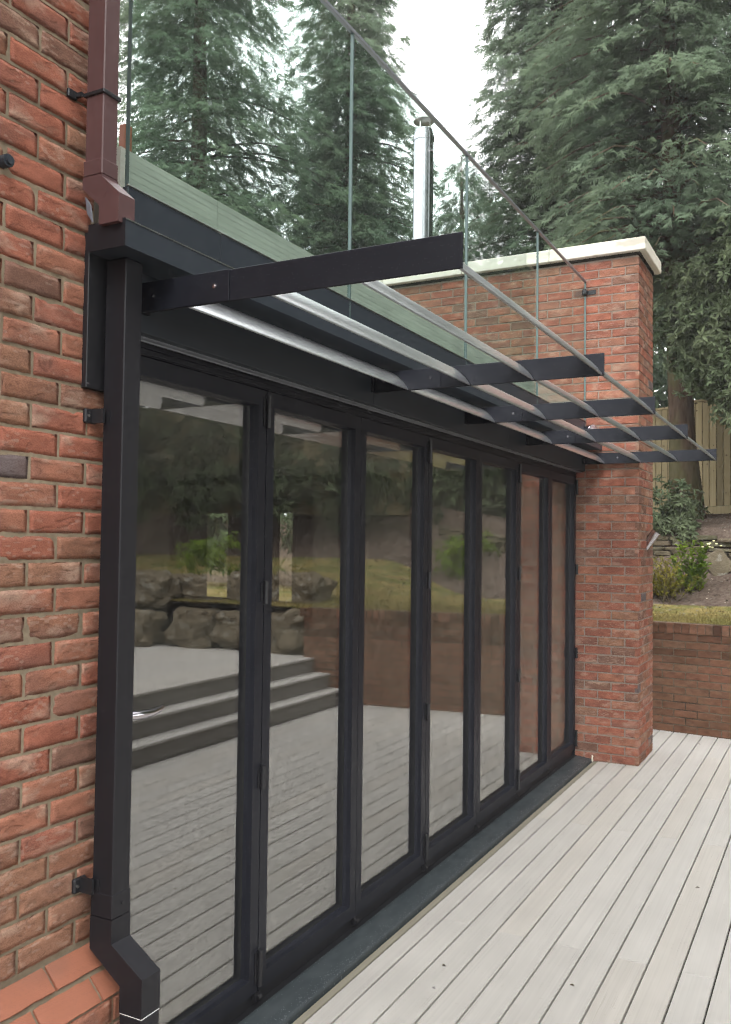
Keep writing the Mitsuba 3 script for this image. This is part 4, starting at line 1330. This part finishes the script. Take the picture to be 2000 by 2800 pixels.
conifer('conifer_tree_006', (6.2, 16.8, 2.5), 16.0, 3.2, 0.06, 300, rng, 'conifer in the garden corner, seen reflected in the door glass', GR, 0.26)
# more conifers round the garden, outside the picture but mirrored in the balustrade and the flue: copies of those in view
for src, (bx_, by_), (x, y), sc, rot, lab in (('conifer_tree', (-12.85, 15.95), (9.2, 12.4), 1.15, 60, 'broad conifer at the right of the garden, mirrored in the balustrade glass'),
                                              ('conifer_tree', (-12.85, 15.95), (6.0, 19.5), 1.2, 150, 'tall conifer behind the garden corner, mirrored in the balustrade glass'),
                                              ('conifer_tree_002', (-5.3, 18.6), (7.9, 15.6), 1.05, 20, 'conifer between the two broad ones, mirrored in the balustrade glass'),
                                              ('conifer_tree_002', (-5.3, 18.6), (10.5, 6.5), 1.1, 200, 'conifer nearest the upper deck, mirrored in the steel flue'),
                                              ('conifer_tree_005', (1.2, 18.6), (10.8, 2.6), 1.15, 250, 'conifer right of the viewer, outside the picture'),
                                              ('conifer_tree_005', (1.2, 18.6), (10.4, -1.4), 1.1, 30, 'conifer right of the viewer farther back, outside the picture'),
                                              ('conifer_tree_002', (-5.3, 18.6), (9.5, -5.0), 0.95, 100, 'conifer behind the viewer at the right, mirrored in the steel flue'),
                                              ('conifer_tree_001', (-10.9, 19.6), (5.0, -11.0), 0.95, 300, 'conifer far behind the viewer, outside the picture')):
    k = num('conifer_tree_set')
    key = 'conifer_tree_%03d' % (7 + _used['conifer_tree_set'] - 1)
    Mx = np.array((T().translate([x, y, 0]) @ T().rotate([0, 0, 1], rot) @ T().scale(sc) @ T().translate([-bx_, -by_, 0])).matrix, float)
    for part in ('trunk', 'crown', 'limb'):
        scene[key + '__' + part] = {**scene[src + '__' + part], 'to_world': T(Mx.tolist())}
    tag(key, lab, 'tree', GR)

# distant belt of evergreen foliage that reads as one mass
n = 60000
p = np.stack([rng.uniform(-24, 12, n), rng.uniform(25.5, 29, n), np.zeros(n)], 1)
hh = 7.6 + 1.2 * meshkit.noise(np.stack([p[:, 0] * 0.35, p[:, 1] * 0.3, p[:, 0] * 0], 1)) + 0.9 * meshkit.noise(np.stack([p[:, 0] * 1.6, p[:, 1] * 1.6, p[:, 0] * 0 + 3], 1))
p[:, 2] = 2.4 + hh * rng.uniform(0, 1, n) ** 0.8
m, u = leaf_mesh(p, rng.normal(0, 1, (n, 3)) + np.array([0, 0, -0.3]), rng.normal(0, 1, (n, 3)), rng.uniform(0.25, 0.6, n), rng.uniform(0.10, 0.22, n), rng.uniform(0, 0.7, n), six=False)
add('distant_hedge', m, 'm_conifer', uv=u)
tag('distant_hedge', 'distant belt of dark evergreen foliage behind the trees', 'hedge', kind='stuff')

# small litter on the deck
for (x, y, kind, lab) in ((-1.50, 3.62, 'leaf', 'tiny brown curled leaf caught in a board gap near the sill'), (-1.46, 3.42, 'white', 'small pale petal on the near deck board'), (-0.97, 3.72, 'leaf', 'dark crumb of leaf in a board gap at the bottom'),
                          (-0.66, 5.10, 'leaf', 'dark speck of leaf on a mid-deck board'), (-1.12, 8.80, 'leaf', 'short brown twig on the deck before the retaining wall')):
    s = 0.011 if kind == 'leaf' else 0.009
    v = np.array([[-s, 0, 0.001], [0, s * 0.45, 0.006], [s, 0, 0.002], [0, -s * 0.45, 0.005], [0, 0, 0.0005]])
    m = trimesh.Trimesh(v + np.array([x, y, 0.0015]), np.array([[4, 0, 1], [4, 1, 2], [4, 2, 3], [4, 3, 0], [0, 4, 1], [1, 4, 2], [2, 4, 3], [3, 4, 0]]), process=False)
    k = add('fallen_leaf' if kind == 'leaf' else 'fallen_petal', m, 'm_bark' if kind == 'leaf' else 'm_white')
    tag(k, lab, 'leaf' if kind == 'leaf' else 'petal')


# ------------------------------------------------------------------ air: thin haze softening the far trees
scene['haze_medium'] = {'type': 'homogeneous', 'albedo': {'type': 'rgb', 'value': (0.95, 0.95, 0.95)}, 'sigma_t': 0.0014, 'phase': {'type': 'isotropic'}}
scene['haze'] = {'type': 'cube', 'to_world': T().translate([0, 0, 15.0]) @ T().scale([62, 62, 16.4]), 'bsdf': {'type': 'null'}, 'interior': {'type': 'ref', 'id': 'haze_medium'}}
scene['camera']['medium'] = {'type': 'ref', 'id': 'haze_medium'}
tag('haze', 'thin pale haze in the air', kind='stuff')
